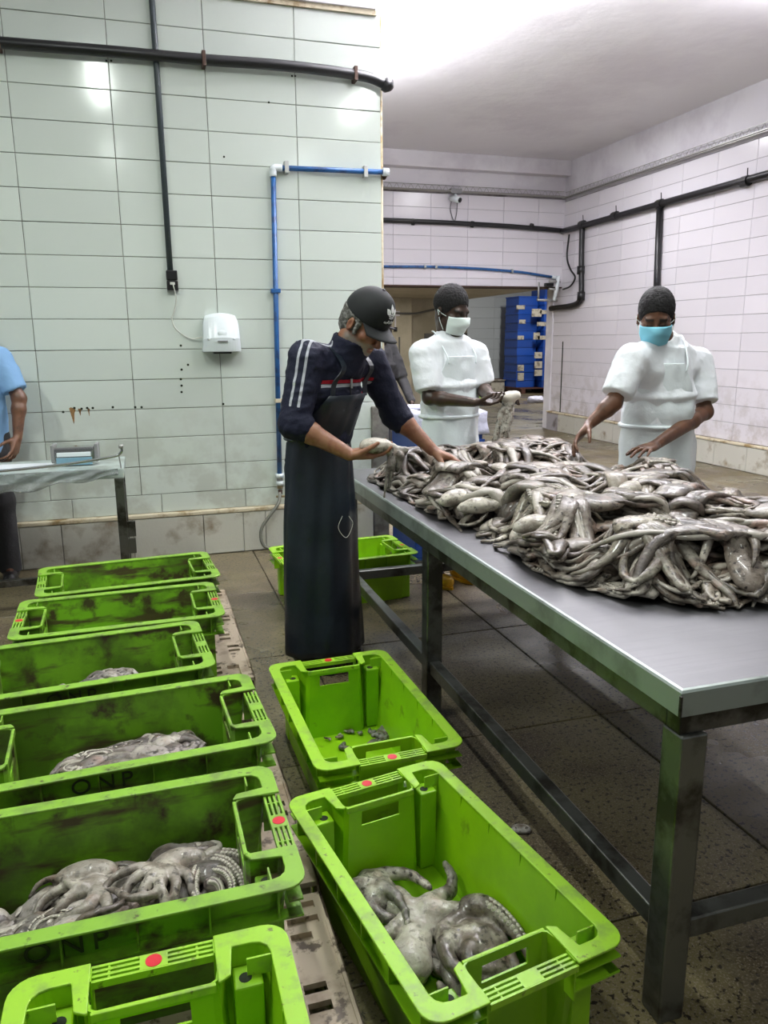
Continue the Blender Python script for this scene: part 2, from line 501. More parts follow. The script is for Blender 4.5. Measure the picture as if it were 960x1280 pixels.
# ------------------------------------------------------------------ soft bodies: signed distance field -> one closed surface
class SDF:
    def __init__(s, lo, hi, h):
        s.lo = np.asarray(lo, float)
        s.h = h
        s.n = np.ceil((np.asarray(hi, float) - s.lo) / h).astype(int) + 1
        s.D = np.full(s.n, 0.06, np.float32)

    def _put(s, lo, hi, k, fn, op='u'):
        pad = k + 3 * s.h
        i0 = np.maximum(np.floor((np.asarray(lo) - pad - s.lo) / s.h).astype(int), 0)
        i1 = np.minimum(np.ceil((np.asarray(hi) + pad - s.lo) / s.h).astype(int) + 1, s.n)
        if np.any(i1 <= i0):
            return s
        ax = [(s.lo[a] + s.h * np.arange(i0[a], i1[a])).astype(np.float32) for a in range(3)]
        X, Y, Z = ax[0][:, None, None], ax[1][None, :, None], ax[2][None, None, :]
        d = fn(X, Y, Z)
        sl = tuple(slice(i0[a], i1[a]) for a in range(3))
        c = s.D[sl]
        if op == 'u':
            if k > 0:
                t = np.clip(0.5 + 0.5 * (c - d) / k, 0, 1)
                s.D[sl] = c * (1 - t) + d * t - k * t * (1 - t)
            else:
                s.D[sl] = np.minimum(c, d)
        else:
            if k > 0:
                t = np.clip(0.5 - 0.5 * (c + d) / k, 0, 1)
                s.D[sl] = c * (1 - t) - d * t + k * t * (1 - t)
            else:
                s.D[sl] = np.maximum(c, -d)
        return s

    def cone(s, a, b, ra, rb=None, k=0.01, op='u'):
        rb = ra if rb is None else rb
        a = np.asarray(a, np.float32)
        b = np.asarray(b, np.float32)
        ab = b - a
        L2 = float(ab @ ab) + 1e-9
        r = max(ra, rb)

        def fn(X, Y, Z):
            t = np.clip(((X - a[0]) * ab[0] + (Y - a[1]) * ab[1] + (Z - a[2]) * ab[2]) / L2, 0, 1)
            return np.sqrt((X - a[0] - t * ab[0]) ** 2 + (Y - a[1] - t * ab[1]) ** 2 + (Z - a[2] - t * ab[2]) ** 2) - (ra + (rb - ra) * t)
        return s._put(np.minimum(a, b) - r, np.maximum(a, b) + r, k, fn, op)

    def ell(s, c, r, R=None, k=0.01, op='u'):
        c = np.asarray(c, np.float32)
        r = np.asarray(r, np.float32)
        R = np.eye(3) if R is None else np.asarray(R)
        R = R.astype(np.float32)
        m = float(r.max())
        rm = float(r.min())

        def fn(X, Y, Z):
            x, y, z = X - c[0], Y - c[1], Z - c[2]
            q = [(x * R[i, 0] + y * R[i, 1] + z * R[i, 2]) / r[i] for i in range(3)]
            k0 = np.sqrt(q[0] ** 2 + q[1] ** 2 + q[2] ** 2)
            k1 = np.sqrt((q[0] / r[0]) ** 2 + (q[1] / r[1]) ** 2 + (q[2] / r[2]) ** 2) + 1e-6
            return np.where(k0 < 0.3, -rm * 0.7, k0 * (k0 - 1) / k1)
        ext = np.sqrt(((R * r[:, None]) ** 2).sum(0))
        return s._put(c - ext, c + ext, k, fn, op)

    def slab(s, a, b, sa, sb, u, k=0.02, op='u'):
        """Elliptic tapering tube from a to b; sa, sb = (half width along u, half depth)."""
        a = np.asarray(a, np.float32)
        b = np.asarray(b, np.float32)
        ax = unit(b - a)
        L = float(np.linalg.norm(b - a))
        u = unit(np.asarray(u) - ax * (np.asarray(u) @ ax))
        v = np.cross(ax, u)
        m = max(*sa, *sb)

        def fn(X, Y, Z):
            x, y, z = X - a[0], Y - a[1], Z - a[2]
            l = x * ax[0] + y * ax[1] + z * ax[2]
            t = np.clip(l / L, 0, 1)
            p = x * u[0] + y * u[1] + z * u[2]
            q = x * v[0] + y * v[1] + z * v[2]
            w = sa[0] + (sb[0] - sa[0]) * t
            d = sa[1] + (sb[1] - sa[1]) * t
            e = np.sqrt((p / w) ** 2 + (q / d) ** 2) + 1e-6
            g = np.sqrt((p / w / w) ** 2 + (q / d / d) ** 2) + 1e-5
            dr = np.where(e < 0.3, -np.minimum(w, d) * 0.7, e * (e - 1) / g)
            dl = np.maximum(l - L, -l)
            return np.where(dl > 0, np.sqrt(np.maximum(dr, 0) ** 2 + dl ** 2) + np.minimum(dr, 0) * 0, np.maximum(dr, dl)).astype(np.float32)
        return s._put(np.minimum(a, b) - m, np.maximum(a, b) + m, k, fn, op)

    def half(s, p, n, k=0.004):
        """Keep only what lies behind the plane (p, n)."""
        p = np.asarray(p, np.float32)
        n = unit(n).astype(np.float32)
        ax = [(s.lo[a] + s.h * np.arange(s.n[a])).astype(np.float32) for a in range(3)]
        d = (ax[0] - p[0])[:, None, None] * n[0] + (ax[1] - p[1])[None, :, None] * n[1] + (ax[2] - p[2])[None, None, :] * n[2]
        s.D = np.maximum(s.D, d)
        return s

    def surface(s, smooth=1):
        D = s.D.copy()
        D[0], D[-1], D[:, 0], D[:, -1], D[:, :, 0], D[:, :, -1] = (1,) * 6
        S = D < 0
        c = np.zeros(np.array(D.shape) - 1, np.int8)
        for dx in (0, 1):
            for dy in (0, 1):
                for dz in (0, 1):
                    c += S[dx:D.shape[0] - 1 + dx, dy:D.shape[1] - 1 + dy, dz:D.shape[2] - 1 + dz]
        cells = np.argwhere((c > 0) & (c < 8))
        idx = np.full(c.shape, -1, np.int32)
        idx[cells[:, 0], cells[:, 1], cells[:, 2]] = np.arange(len(cells))
        acc = np.zeros((len(cells), 3))
        cnt = np.zeros(len(cells))
        corners = [(x, y, z) for x in (0, 1) for y in (0, 1) for z in (0, 1)]
        for A in corners:
            for ax in range(3):
                if A[ax]:
                    continue
                B = list(A)
                B[ax] = 1
                da = D[cells[:, 0] + A[0], cells[:, 1] + A[1], cells[:, 2] + A[2]]
                db = D[cells[:, 0] + B[0], cells[:, 1] + B[1], cells[:, 2] + B[2]]
                w = (da < 0) != (db < 0)
                t = da / (da - db + 1e-12)
                p = np.tile(np.array(A, float), (len(cells), 1))
                p[:, ax] += t
                acc[w] += p[w]
                cnt[w] += 1
        v = s.lo + s.h * (cells + acc / cnt[:, None])
        qs = []
        for ax in range(3):
            b, d = (ax + 1) % 3, (ax + 2) % 3
            s0 = [slice(None)] * 3
            s1 = [slice(None)] * 3
            s0[ax] = slice(0, -1)
            s1[ax] = slice(1, None)
            A, B = S[tuple(s0)], S[tuple(s1)]
            e = np.argwhere(A != B)
            ins = A[e[:, 0], e[:, 1], e[:, 2]]
            q = []
            for ob, od in ((-1, -1), (0, -1), (0, 0), (-1, 0)):
                g = e.copy()
                g[:, b] += ob
                g[:, d] += od
                q.append(idx[g[:, 0], g[:, 1], g[:, 2]])
            q = np.stack(q, 1)
            q[~ins] = q[~ins][:, ::-1]
            qs.append(q)
        q = np.concatenate(qs)
        q = q[(q >= 0).all(1)]
        for _ in range(smooth):
            sm = np.zeros_like(v)
            n = np.zeros(len(v))
            for i in range(4):
                a, b = q[:, i], q[:, (i + 1) % 4]
                for j in range(3):
                    sm[:, j] += np.bincount(a, v[b, j], len(v)) + np.bincount(b, v[a, j], len(v))
                n += np.bincount(a, minlength=len(v)) + np.bincount(b, minlength=len(v))
            v = 0.5 * v + 0.5 * sm / np.maximum(n, 1)[:, None]
        return v, q


def vnormals(v, q):
    n = np.cross(v[q[:, 2]] - v[q[:, 0]], v[q[:, 3]] - v[q[:, 1]])
    o = np.zeros_like(v)
    for i in range(4):
        for j in range(3):
            o[:, j] += np.bincount(q[:, i], n[:, j], len(v))
    return o / (np.linalg.norm(o, axis=1)[:, None] + 1e-12)


def wrinkle(v, q, amp, scale, seed, stretch=(1, 1, 1)):
    """Cloth folds: ridged noise pushed along the normals."""
    P = v * np.array(stretch)
    n = 1 - np.abs(vnoise(P + 0.35 * vnoise(P, scale * 0.5, seed + 5)[:, None] / scale, scale, seed)) * 2
    n2 = vnoise(P, scale * 2.3, seed + 9)
    return v + vnormals(v, q) * (amp * (0.7 * n + 0.3 * n2))[:, None]


def soft(name, vq, m, parent, base):
    v, q = vq
    o = link(name, quad_mesh(name, v - np.asarray(base), q), m, parent, smooth=True)
    return o
# ------------------------------------------------------------------ the setting
YL = 5.54       # face of the near tiled wall
XR = 6.55       # face of the long tiled wall on the right
YB = 11.50      # face of the tiled wall over the passage
ZC = 4.17       # ceiling

TILE_MESHES = {}


def tile_mesh(w, h, t=0.009, m=None, c=0.0025):
    """A glazed tile in the x-z plane facing -y: front edge rounded over."""
    key = (round(w, 3), round(h, 3), m.name)
    if key not in TILE_MESHES:
        a, b = w / 2, h / 2
        v = [(-a, 0, -b), (a, 0, -b), (a, 0, b), (-a, 0, b),
             (-a, -t + c, -b), (a, -t + c, -b), (a, -t + c, b), (-a, -t + c, b),
             (-a + c, -t, -b + c), (a - c, -t, -b + c), (a - c, -t, b - c), (-a + c, -t, b - c)]
        f = [(8, 9, 10, 11)] + [(i, (i + 1) % 4, 4 + (i + 1) % 4, 4 + i) for i in range(4)] \
            + [(4 + i, 4 + (i + 1) % 4, 8 + (i + 1) % 4, 8 + i) for i in range(4)]
        me = mesh('tile', v, f)
        me.materials.append(m)
        TILE_MESHES[key] = me
    return TILE_MESHES[key]


def tiles(parent, m, us, zs, place, rz, skip=None, gap=0.0038, shift=None):
    for j in range(len(zs) - 1):
        for i in range(len(us) - 1):
            u0, u1 = us[i], us[i + 1]
            if shift:
                u0, u1 = u0 + shift(j), u1 + shift(j)
            z0, z1 = zs[j], zs[j + 1]
            if skip and skip((u0 + u1) / 2, (z0 + z1) / 2):
                continue
            u1 = min(u1, us[-1])
            if u1 - u0 < 0.04:
                continue
            jz = rng.uniform(-0.0012, 0.0012)
            p = place((u0 + u1) / 2, (z0 + z1) / 2)
            o = link('tile', tile_mesh(u1 - u0 - gap, z1 - z0 - gap, m=m), None, parent, (p[0] + (jz if rz else 0), p[1] + (0 if rz else jz), p[2]), rz)
            o.rotation_euler = (rng.uniform(-.002, .002), rng.uniform(-.0015, .0015), rz + rng.uniform(-.0012, .0012))


# near tiled wall (wall_left): a partition that ends at X = 1.70
b = MB().box((-3.2, YL, 0), (1.695, YL + 0.16, 3.63))
wl = struct(b.build('wall_left', MT['grout']))
us = [-0.65 + 0.585 * k for k in range(-4, 5)]
us[-1] = 1.695
zs = [0.325, 0.457] + [0.457 + 0.198 * k for k in range(1, 17)]
tiles(wl, MT['tile_green_cast'], us, zs, lambda u, z: (u, YL, z), 0.0, shift=lambda j: 0.13 if j == 0 else 0.0)
# rounded white bead on the wall's free end, and the dirty lintel above it
MB().tube([(1.70, YL + 0.005, 0.3), (1.70, YL + 0.005, 3.62)], 0.012, 8).build('corner_bead', MT['ledge'], wl, smooth=True)
bm_ = MB().box((-3.2, YL - 0.05, 3.645), (1.66, YL + 0.2, 4.17))
struct(bm_.build('trim_1', MT['plaster'], bevel=0.004))
bm_ = MB().box((-3.2, YL - 0.03, 3.615), (1.665, YL + 0.1, 3.645))
struct(bm_.build('trim_2', MT['ledge']))
# protruding plinth
pl = MB().box((-3.2, YL - 0.045, 0), (1.60, YL + 0.02, 0.30)).build('baseboard_left', MT['grout'])
struct(pl)
edges = [-3.2, -2.6, -2.0, -1.42, -0.86, -0.60, -0.14, 0.34, 0.62, 0.78, 1.22, 1.60]
for u0, u1 in zip(edges, edges[1:]):
    link('tile', tile_mesh(u1 - u0 - 0.005, 0.285, m=MT['plinth']), None, pl, ((u0 + u1) / 2, YL - 0.045, 0.15))
MB().box((-3.2, YL - 0.058, 0.297), (1.60, YL, 0.325)).build('ledge', MT['ledge'], pl, bevel=0.006)
# raw concrete at the foot of the wall end
MB().box((1.60, YL - 0.03, 0), (1.735, YL + 0.18, 1.02)).build('concrete_end', MT['concrete'], wl, bevel=0.01)
# drilled holes and a rust stain
for px, py in [(226, 432), (235, 456), (227, 462), (226, 474), (227, 482), (227, 490), (93, 510), (102, 511), (109, 510), (116, 510),
               (141, 509), (169, 509), (177, 509), (279, 505), (79, 515), (336, 128), (133, 76), (139, 76), (365, 95), (369, 95), (280, 196)]:
    p = at(px, py, YL - 0.0105)
    MB().disc(p, 0.0085 if py > 300 else 0.007, (0, -1, 0), 8).build('drilled_hole', MT['hole'], wl)
for px, py, w, h in [(91, 517, 0.02, 0.07), (100, 514, 0.012, 0.03), (111, 514, 0.008, 0.035)]:
    p = at(px, py, YL - 0.0105)
    b = MB()
    pts = [(-w, h * .5), (-w * .5, h * .6), (w * .6, h * .5), (w, h * .35), (w * .5, 0), (w * .25, -h * .8), (0, -h), (-w * .3, -h * .5)]
    b.add([(p[0] + x, p[1], p[2] + z) for x, z in pts], [tuple(range(len(pts)))[::-1]])
    b.build('rust_stain', MT['stain'], wl)

# long tiled wall on the right
wr = struct(MB().box((XR, -3.0, 0), (XR + 0.2, 11.75, ZC)).build('wall_right', MT['plaster']))
MB().box((XR - 0.004, -3.0, 0), (XR + 0.01, 11.72, 3.60)).build('grout_bed', MT['grout_far'], wr)
us = [6.79 - 0.617 * 2 + 0.617 * k for k in range(0, 10)] + [11.70]
us = us[:9] + [11.11, 11.70]
zs = [0.317] + [0.317 + 0.2045 * k for k in range(1, 17)]
tiles(wr, MT['tile_pink_cast'], us, zs, lambda u, z: (XR - 0.004, u, z), -math.pi / 2)
pr = struct(MB().box((XR - 0.06, -3.0, 0), (XR, 11.72, 0.285)).build('baseboard_right', MT['grout_far']))
for k in range(12):
    u0 = 5.5 + 0.617 * k * 0.86
    if u0 + 0.52 < 11.7:
        link('tile', tile_mesh(0.525, 0.272, m=MT['plinth']), None, pr, (XR - 0.06, u0 + 0.265, 0.142), -math.pi / 2)
MB().box((XR - 0.075, -3.0, 0.284), (XR - 0.004, 11.72, 0.312)).build('ledge', MT['ledge'], pr, bevel=0.006)
# plain corner strip where the wall stops beside the passage, with its dark slit
MB().box((XR - 0.03, 11.70, 0), (XR + 0.2, 11.92, 2.32)).build('corner_strip', MT['plaster'], wr, bevel=0.01)
MB().box((XR - 0.018, 11.35, 0.15), (XR - 0.012, 11.375, 1.45)).build('slit', MT['hole'], wr)

# tiled wall above the passage
wb = struct(MB().box((1.2, YB, 2.30), (XR, YB + 0.3, ZC)).build('wall_back', MT['plaster']))
MB().box((1.2, YB - 0.004, 2.305), (XR, YB + 0.01, 3.66)).build('grout_bed', MT['grout_far'], wb)
us = [2.505 + 0.597 * k for k in range(0, 7)] + [XR]
zs = [2.305, 2.415] + [2.415 + 0.2015 * k for k in range(1, 7)]
tiles(wb, MT['tile_pink_cast'], us, zs, lambda u, z: (u, YB - 0.004, z), 0.0)
MB().box((1.2, YB - 0.03, 2.285), (XR, YB + 0.3, 2.305)).build('lintel_edge', MT['rust'], wb)
struct(MB().box((1.2, YB - 0.16, 3.95), (XR, YB + 0.01, ZC)).build('trim_3', MT['plaster'], bevel=0.008))
struct(MB().box((1.2, YB, 0), (3.42, YB + 0.3, 2.30)).build('wall_front', MT['plaster']))

# ceiling of the hall
struct(MB().box((-3.4, -3.2, ZC), (XR + 0.3, YB + 0.3, ZC + 0.1)).build('ceiling', MT['ceil']))

# passage with low ceiling, beige end wall, and the store room beyond
struct(MB().box((3.0, YB + 0.3, 2.30), (6.50, 15.35, 2.5)).build('ceiling_passage', MT['beige']))
struct(MB().box((3.0, YB + 0.3, 0), (3.42, 15.35, 2.4)).build('wall_passage_left', MT['beige']))
we = struct(MB().box((3.0, 15.2, 0), (6.50, 15.4, 2.6)).build('wall_passage_end', MT['beige']))
MB().box((5.55, 15.17, 0), (6.49, 15.2, 1.62)).build('grey_dado', MT['greydado'], we)
MB().box((4.45, 14.9, 0), (5.18, 15.2, 2.3)).build('pier', MT['beige'], we, bevel=0.01)
MB().box((4.70, 15.05, 0), (4.98, 15.19, 1.5)).build('door_frame', MT['plaster'], we)
for x in (4.52, 4.72, 4.90):
    MB().box((x, 14.885, 0.9), (x + 0.03, 14.90, 1.55)).build('door_seam', MT['greydado'], we)
wk = struct(MB().box((3.5, 21.4, 0), (12.4, 21.6, 4.2)).build('wall_store_back', MT['grout_far']))
us = [6.4 + 0.9 * k for k in range(0, 7)]
zs = [0.0 + 0.30 * k for k in range(0, 13)]
tiles(wk, MT['backwall'], us, zs, lambda u, z: (u, 21.4, z), 0.0)
struct(MB().box((12.3, 11.9, 0), (12.5, 21.6, 4.2)).build('wall_store_right', MT['plaster']))
struct(MB().box((6.5, YB + 0.3, 4.1), (12.5, 21.6, 4.2)).build('ceiling_store', MT['ceil']))
struct(MB().box((XR + 0.2, 11.72, 0), (12.5, 11.92, 4.2)).build('wall_store_front', MT['plaster']))

# floor: metre slabs of terrazzo with dark joints
fl = struct(MB().box((-3.4, -3.2, -0.06), (12.5, 21.6, -0.012)).build('floor', MT['joint']))
slab = {}
for i in range(-4, 12):
    for j in range(-4, 20):
        x, y = 0.68 + 1.01 * i, 1.5 + 1.01 * j
        if x < -3 or (y > 12 and x < 3) or (y < 12 and x > 6.4) or (y < -1.5):
            continue
        k = 'slab'
        if k not in slab:
            a, c, t = 0.502, 0.003, 0.02
            v = [(-a, -a, -t), (a, -a, -t), (a, a, -t), (-a, a, -t), (-a, -a, -c), (a, -a, -c), (a, a, -c), (-a, a, -c),
                 (-a + c, -a + c, 0), (a - c, -a + c, 0), (a - c, a - c, 0), (-a + c, a - c, 0)]
            f = [(8, 9, 10, 11)] + [(q, (q + 1) % 4, 4 + (q + 1) % 4, 4 + q) for q in range(4)] + [(4 + q, 4 + (q + 1) % 4, 8 + (q + 1) % 4, 8 + q) for q in range(4)]
            slab[k] = mesh('floor_tile', v, f)
            slab[k].materials.append(MT['floor'])
        o = link('floor_tile', slab[k], None, fl, (x + 0.505, y + 0.505, 0))
        o.rotation_euler = (rng.uniform(-.0012, .0012), rng.uniform(-.0012, .0012), 0)

# floor drain grate beyond the wall end
g = thing('floor_grate', 'dark slatted drain grate set in the floor behind the table end', 'grate', (1.62, 4.95, 0))
MB().box((-0.42, -0.13, 0.000), (0.42, 0.13, 0.003)).build('pit', MT['hole'], g)
MB().box((-0.44, -0.15, 0), (0.44, -0.13, 0.008)).box((-0.44, 0.13, 0), (0.44, 0.15, 0.008)).build('frame', MT['steel_dark'], g)
for k in range(12):
    MB().box((-0.42 + k * 0.073, -0.13, 0.003), (-0.39 + k * 0.073, 0.13, 0.009)).build('slat', MT['steel_dark'], g)

# ------------------------------------------------------------------ pipes and fittings on the near wall
YW = YL - 0.012


def clamp(parent, p, r, axis, m, name='clamp', w=0.022):
    ax = unit(axis)
    MB().tube([np.array(p) - ax * w / 2, np.array(p) + ax * w / 2], r * 1.25, 12).build(name, m, parent, smooth=False)


pts = [(-3.2, 3.20), (-1.6, 3.215), (-0.67, 3.224), (-0.08, 3.233), (0.51, 3.236), (1.05, 3.246), (1.54, 3.229), (1.72, 3.19)]
o = thing('black_pipe', 'thick black pipe running across the top of the near tiled wall', 'pipe', (0, YW - 0.05, 3.2))
path = smooth_path([(x, 0, z - 3.2) for x, z in pts], 40)
MB().tube(path, 0.034, 12).build('pipe', MT['black_pipe'], o, smooth=True)
MB().tube([(1.70, 0, -0.005), (1.735, 0.0, -0.018), (1.75, 0.012, -0.03)], [0.045, 0.05, 0.03], 12).build('end_cap', MT['black_pipe'], o, smooth=True)
for x, z in [(-0.67, 3.224), (0.51, 3.236), (1.50, 3.232)]:
    b = MB().box((x - 0.012, -0.04, z - 3.2 - 0.044), (x + 0.012, 0.05, z - 3.2 + 0.044))
    b.build('bracket', MT['rust'], o, bevel=0.004)

o = thing('conduit', 'dark vertical conduit dropping down the tiles to a black socket', 'conduit', (0.222, YW - 0.016, 2.8))
MB().tube([(-0.004, 0, 1.1), (0.0, 0, 0.4), (0.002, 0, -0.85)], 0.019, 10).build('pipe', MT['conduit'], o, smooth=True)
so = thing('wall_socket', 'black double socket box under the dark conduit', 'socket', (0.232, YW, 1.90))
MB().box((-0.036, -0.045, -0.005), (0.036, 0, 0.058)).build('upper_box', MT['black_pl'], so, bevel=0.006)
MB().box((-0.036, -0.045, -0.07), (0.036, 0, -0.008)).build('lower_box', MT['black_pl'], so, bevel=0.006)
MB().box((-0.036, -0.03, -0.076), (0.036, 0, -0.07)).build('base_strip', MT['galv'], so)
MB().box((-0.016, -0.062, -0.036), (0.016, -0.045, -0.02)).build('plug', MT['cord'], so, bevel=0.003)
cd = smooth_path([(0.235, YW - 0.06, 1.868), (0.25, YW - 0.03, 1.78), (0.235, YW - 0.012, 1.70), (0.215, YW - 0.012, 1.65), (0.235, YW - 0.012, 1.585),
                  (0.30, YW - 0.012, 1.53), (0.35, YW - 0.014, 1.515), (0.395, YW - 0.03, 1.525), (0.415, YW - 0.04, 1.527)], 40)
tag(MB().tube(cd, 0.0042, 6).build('power_cord', MT['cord'], smooth=True), 'thin white cord hanging from the socket to the hand dryer', 'cord')

# hand dryer
hd = thing('hand_dryer', 'white plastic hand dryer on the tiled wall', 'hand dryer', (0.53, YW, 1.55))
zz = np.linspace(0, 1, 12)
v, f = [], []
for i, t in enumerate(zz):
    z = -0.122 + 0.24 * t
    w = 0.128 - 0.014 * t - (0.012 * max(0, t - 0.8) / 0.2)
    dpt = 0.125 + 0.03 * math.sin(t * 2.2) - 0.075 * max(0, t - 0.35) / 0.65 - 0.02 * (t > 0.98)
    n = 14
    for k in range(n + 1):
        s_ = -1 + 2 * k / n
        x = w * s_
        y = -dpt * (1 - 0.28 * abs(s_) ** 3)
        if k in (0, n):
            pass
        v.append((x, y, z + 0.018 * t * (1 - s_ * s_)))
    v.append((w, 0, z))
    v.append((-w, 0, z))
n = 17
for i in range(11):
    for k in range(n):
        f.append((i * n + k, i * n + (k + 1) % n, (i + 1) * n + (k + 1) % n, (i + 1) * n + k))
f.append(tuple(range(n))[::-1])
f.append(tuple(range(11 * n, 12 * n)))
link('cover', mesh('cover', v, f), MT['white_pl'], hd, smooth=False)
add_bevel(hd.children[0], 0.006, 3)
MB().tube([(0.0, -0.136, -0.005), (0.0, -0.1405, -0.005)], [0.030, 0.027], 20).build('round_emblem', MT['white_pl'], hd, smooth=True)
MB().box((-0.033, -0.1535, -0.055), (0.033, -0.13, -0.048)).build('sensor_slot', MT['grey_pl'], hd)
MB().box((-0.06, -0.11, -0.135), (0.06, -0.02, -0.118)).build('nozzle', MT['black_pl'], hd, bevel=0.004)
for x in (-0.088, 0.075):
    MB().tube([(x, -0.128, -0.035), (x, -0.138, -0.035)], [0.013, 0.008], 12).build('screw_cover', MT['white_pl'], hd, smooth=True)

# blue water pipe with elbow, clamps, tap and hose
bp = thing('water_pipe', 'blue water pipe turning down the near tiled wall', 'pipe', (0.92, YW - 0.03, 0.3))
MB().tube([(0.010, 0, 2.29), (-0.022, 0, 0.26)], 0.0175, 12).build('down_pipe', MT['blue_pipe'], bp, smooth=True)
MB().tube([(0.05, 0, 2.327), (0.79, 0, 2.338)], 0.0175, 12).build('cross_pipe', MT['blue_pipe'], bp, smooth=True)
MB().tube(smooth_path([(0.010, 0, 2.27), (0.011, 0, 2.31), (0.022, 0, 2.326), (0.07, 0, 2.328)], 10), 0.024, 12).build('elbow', MT['white_pl'], bp, smooth=True)
MB().tube([(0.775, 0, 2.338), (0.82, 0, 2.338)], 0.026, 12).build('end_elbow', MT['white_pl'], bp, smooth=True)
MB().tube([(0.80, 0, 2.34), (0.80, 0.06, 2.315)], 0.02, 10).build('end_stub', MT['rust'], bp, smooth=True)
for x in (0.10, 0.65):
    MB().box((x - 0.014, -0.024, 2.295), (x + 0.014, 0.03, 2.37)).build('clamp', MT['galv'], bp, bevel=0.003)
for z in (1.52, 0.77):
    MB().box((-0.035, -0.022, z), (0.03, 0.03, z + 0.028)).build('clamp', MT['blue_pipe'] if z > 1 else MT['ledge'], bp, bevel=0.003)
tp = [(0.26, 0.030, MT['white_pl']), (0.235, 0.022, MT['grey_pl']), (0.205, 0.026, MT['white_pl']), (0.18, 0.021, MT['brass']), (0.14, 0.016, MT['rust'])]
for (z, r, m_) in tp:
    MB().tube([(-0.022, 0, z), (-0.022, 0, z - 0.03)], r, 12).build('fitting', m_, bp, smooth=True)
MB().box((-0.055, -0.02, 0.085), (0.02, 0.0, 0.1)).build('tap_handle', MT['brass'], bp, bevel=0.004)
hp = smooth_path([(0.895, YW - 0.035, 0.42), (0.875, YW - 0.07, 0.35), (0.80, YW - 0.09, 0.26), (0.745, YW - 0.09, 0.18), (0.735, YW - 0.1, 0.10), (0.76, YW - 0.11, 0.045), (0.83, YW - 0.11, 0.02), (0.92, YW - 0.13, 0.016), (1.0, YW - 0.14, 0.016)], 40)
tag(MB().tube(hp, 0.0125, 8).build('hose', MT['hose'], smooth=True), 'grey rubber hose looping from the blue pipe tap to the floor', 'hose')
bc = thing('pipe_coupling', 'small blue coupling lying on the floor by the wall', 'coupling', (0.93, 5.30, 0))
MB().tube([(-0.035, 0, 0.032), (0.035, 0, 0.032)], 0.032, 12).build('sleeve', MT['blue_pipe'], bc, smooth=True)
MB().tube([(-0.05, 0, 0.032), (-0.035, 0, 0.032)], 0.025, 12).build('collar', MT['black_pl'], bc, smooth=True)

# ------------------------------------------------------------------ pipes on the far walls
kp = thing('black_pipe', 'black pipe along the tiled wall above the passage', 'pipe', (3.5, YB - 0.05, 3.2))
MB().tube(smooth_path([(-1.2, 0, 0.02), (0, 0, 0.013), (1, 0, 0.01), (2, 0, -0.005), (3.0, 0, -0.04)], 30), 0.036, 10).build('pipe', MT['black_pipe'], kp, smooth=True)
for x in (0.5, 1.45, 2.45):
    MB().tube([(x - 0.02, 0, 0.004), (x + 0.02, 0, 0.0)], 0.048, 10).build('clamp', MT['black_pipe'], kp)
kr = thing('black_pipe', 'black pipe with two drops along the long right wall', 'pipe', (XR - 0.06, 9.0, 3.17))
MB().tube([(0, -5.0, 0.02), (0, -1.8, 0.013), (0, 0, 0.0), (0, 1.9, -0.02), (0, 2.46, -0.02)], 0.042, 10).build('pipe', MT['black_pipe'], kr, smooth=True)
MB().tube([(0, 0.0, 0), (0, -0.08, -1.75)], 0.042, 10).build('drop', MT['black_pipe'], kr, smooth=True)
MB().tube(smooth_path([(0, 1.86, -0.02), (0, 1.84, -0.5), (0, 1.80, -0.95), (0, 1.83, -1.1), (0, 2.05, -1.17), (0, 2.72, -1.19)], 30), 0.042, 10).build('drop', MT['black_pipe'], kr, smooth=True)
for y, z in ((1.84, -0.60), (1.80, -0.98)):
    MB().tube([(0, y, z), (0, y, z - 0.12)], 0.06, 10).build('joint', MT['black_pipe'], kr, smooth=True)
for y in (-1.5, 0, 1.0, 1.86):
    MB().tube([(0, y - 0.05, 0.002), (0, y + 0.05, 0)], 0.058, 10).build('clamp', MT['black_pipe'], kr)
    MB().tube([(0.02, y, 0.0), (-0.02, y - 0.04, 0.13)], 0.006, 6).build('tie', MT['black_pipe'], kr)
cb = smooth_path([(XR - 0.05, 11.25, 3.08), (XR - 0.06, 11.27, 2.75), (XR - 0.06, 11.15, 2.55), (XR - 0.06, 11.0, 2.42), (XR - 0.06, 11.12, 2.30), (XR - 0.06, 11.35, 2.26)], 30)
tag(MB().tube(cb, 0.014, 8).build('loose_cable', MT['black_pl'], smooth=True), 'black cable hanging in a loop in the corner beside the passage', 'cable')
bw = thing('water_pipe', 'blue pipe sagging along the tiled wall above the passage', 'pipe', (3.5, YB - 0.04, 2.5))
MB().tube(smooth_path([(-1.2, 0, 0.06), (0.02, 0, 0.063), (1.06, 0, 0.071), (2.14, 0, 0.031), (2.86, 0, -0.045)], 30), 0.02, 8).build('pipe', MT['blue_pipe'], bw, smooth=True)
for x, z in ((0.69, .068), (0.87, .07), (2.14, .031)):
    MB().tube([(x - 0.015, 0, z), (x + 0.015, 0, z)], 0.034, 8).build('clamp', MT['galv'], bw)
MB().tube([(2.84, 0, -0.043), (2.95, 0, -0.055)], 0.027, 8).build('end_fitting', MT['white_pl'], bw)
vp = thing('valve_set', 'white pipe stub with small valves at the corner of the passage', 'valve', (6.38, YB - 0.07, 2.25))
MB().tube([(0.06, 0, 0.22), (0.05, 0, 0.05), (0.0, 0, -0.16)], 0.03, 8).build('pipe', MT['white_pl'], vp, smooth=True)
for z in (0.14, 0.02):
    MB().tube([(-0.10, 0, z), (0.10, 0, z - 0.01)], 0.018, 8).build('branch', MT['galv'], vp, smooth=True)
MB().tube([(-0.30, 0, -0.15), (0.06, 0, -0.16)], 0.02, 8).tube([(-0.28, 0, 0.12), (-0.28, 0, -0.15)], 0.016, 8).build('bracket', MT['galv'], vp, smooth=True)
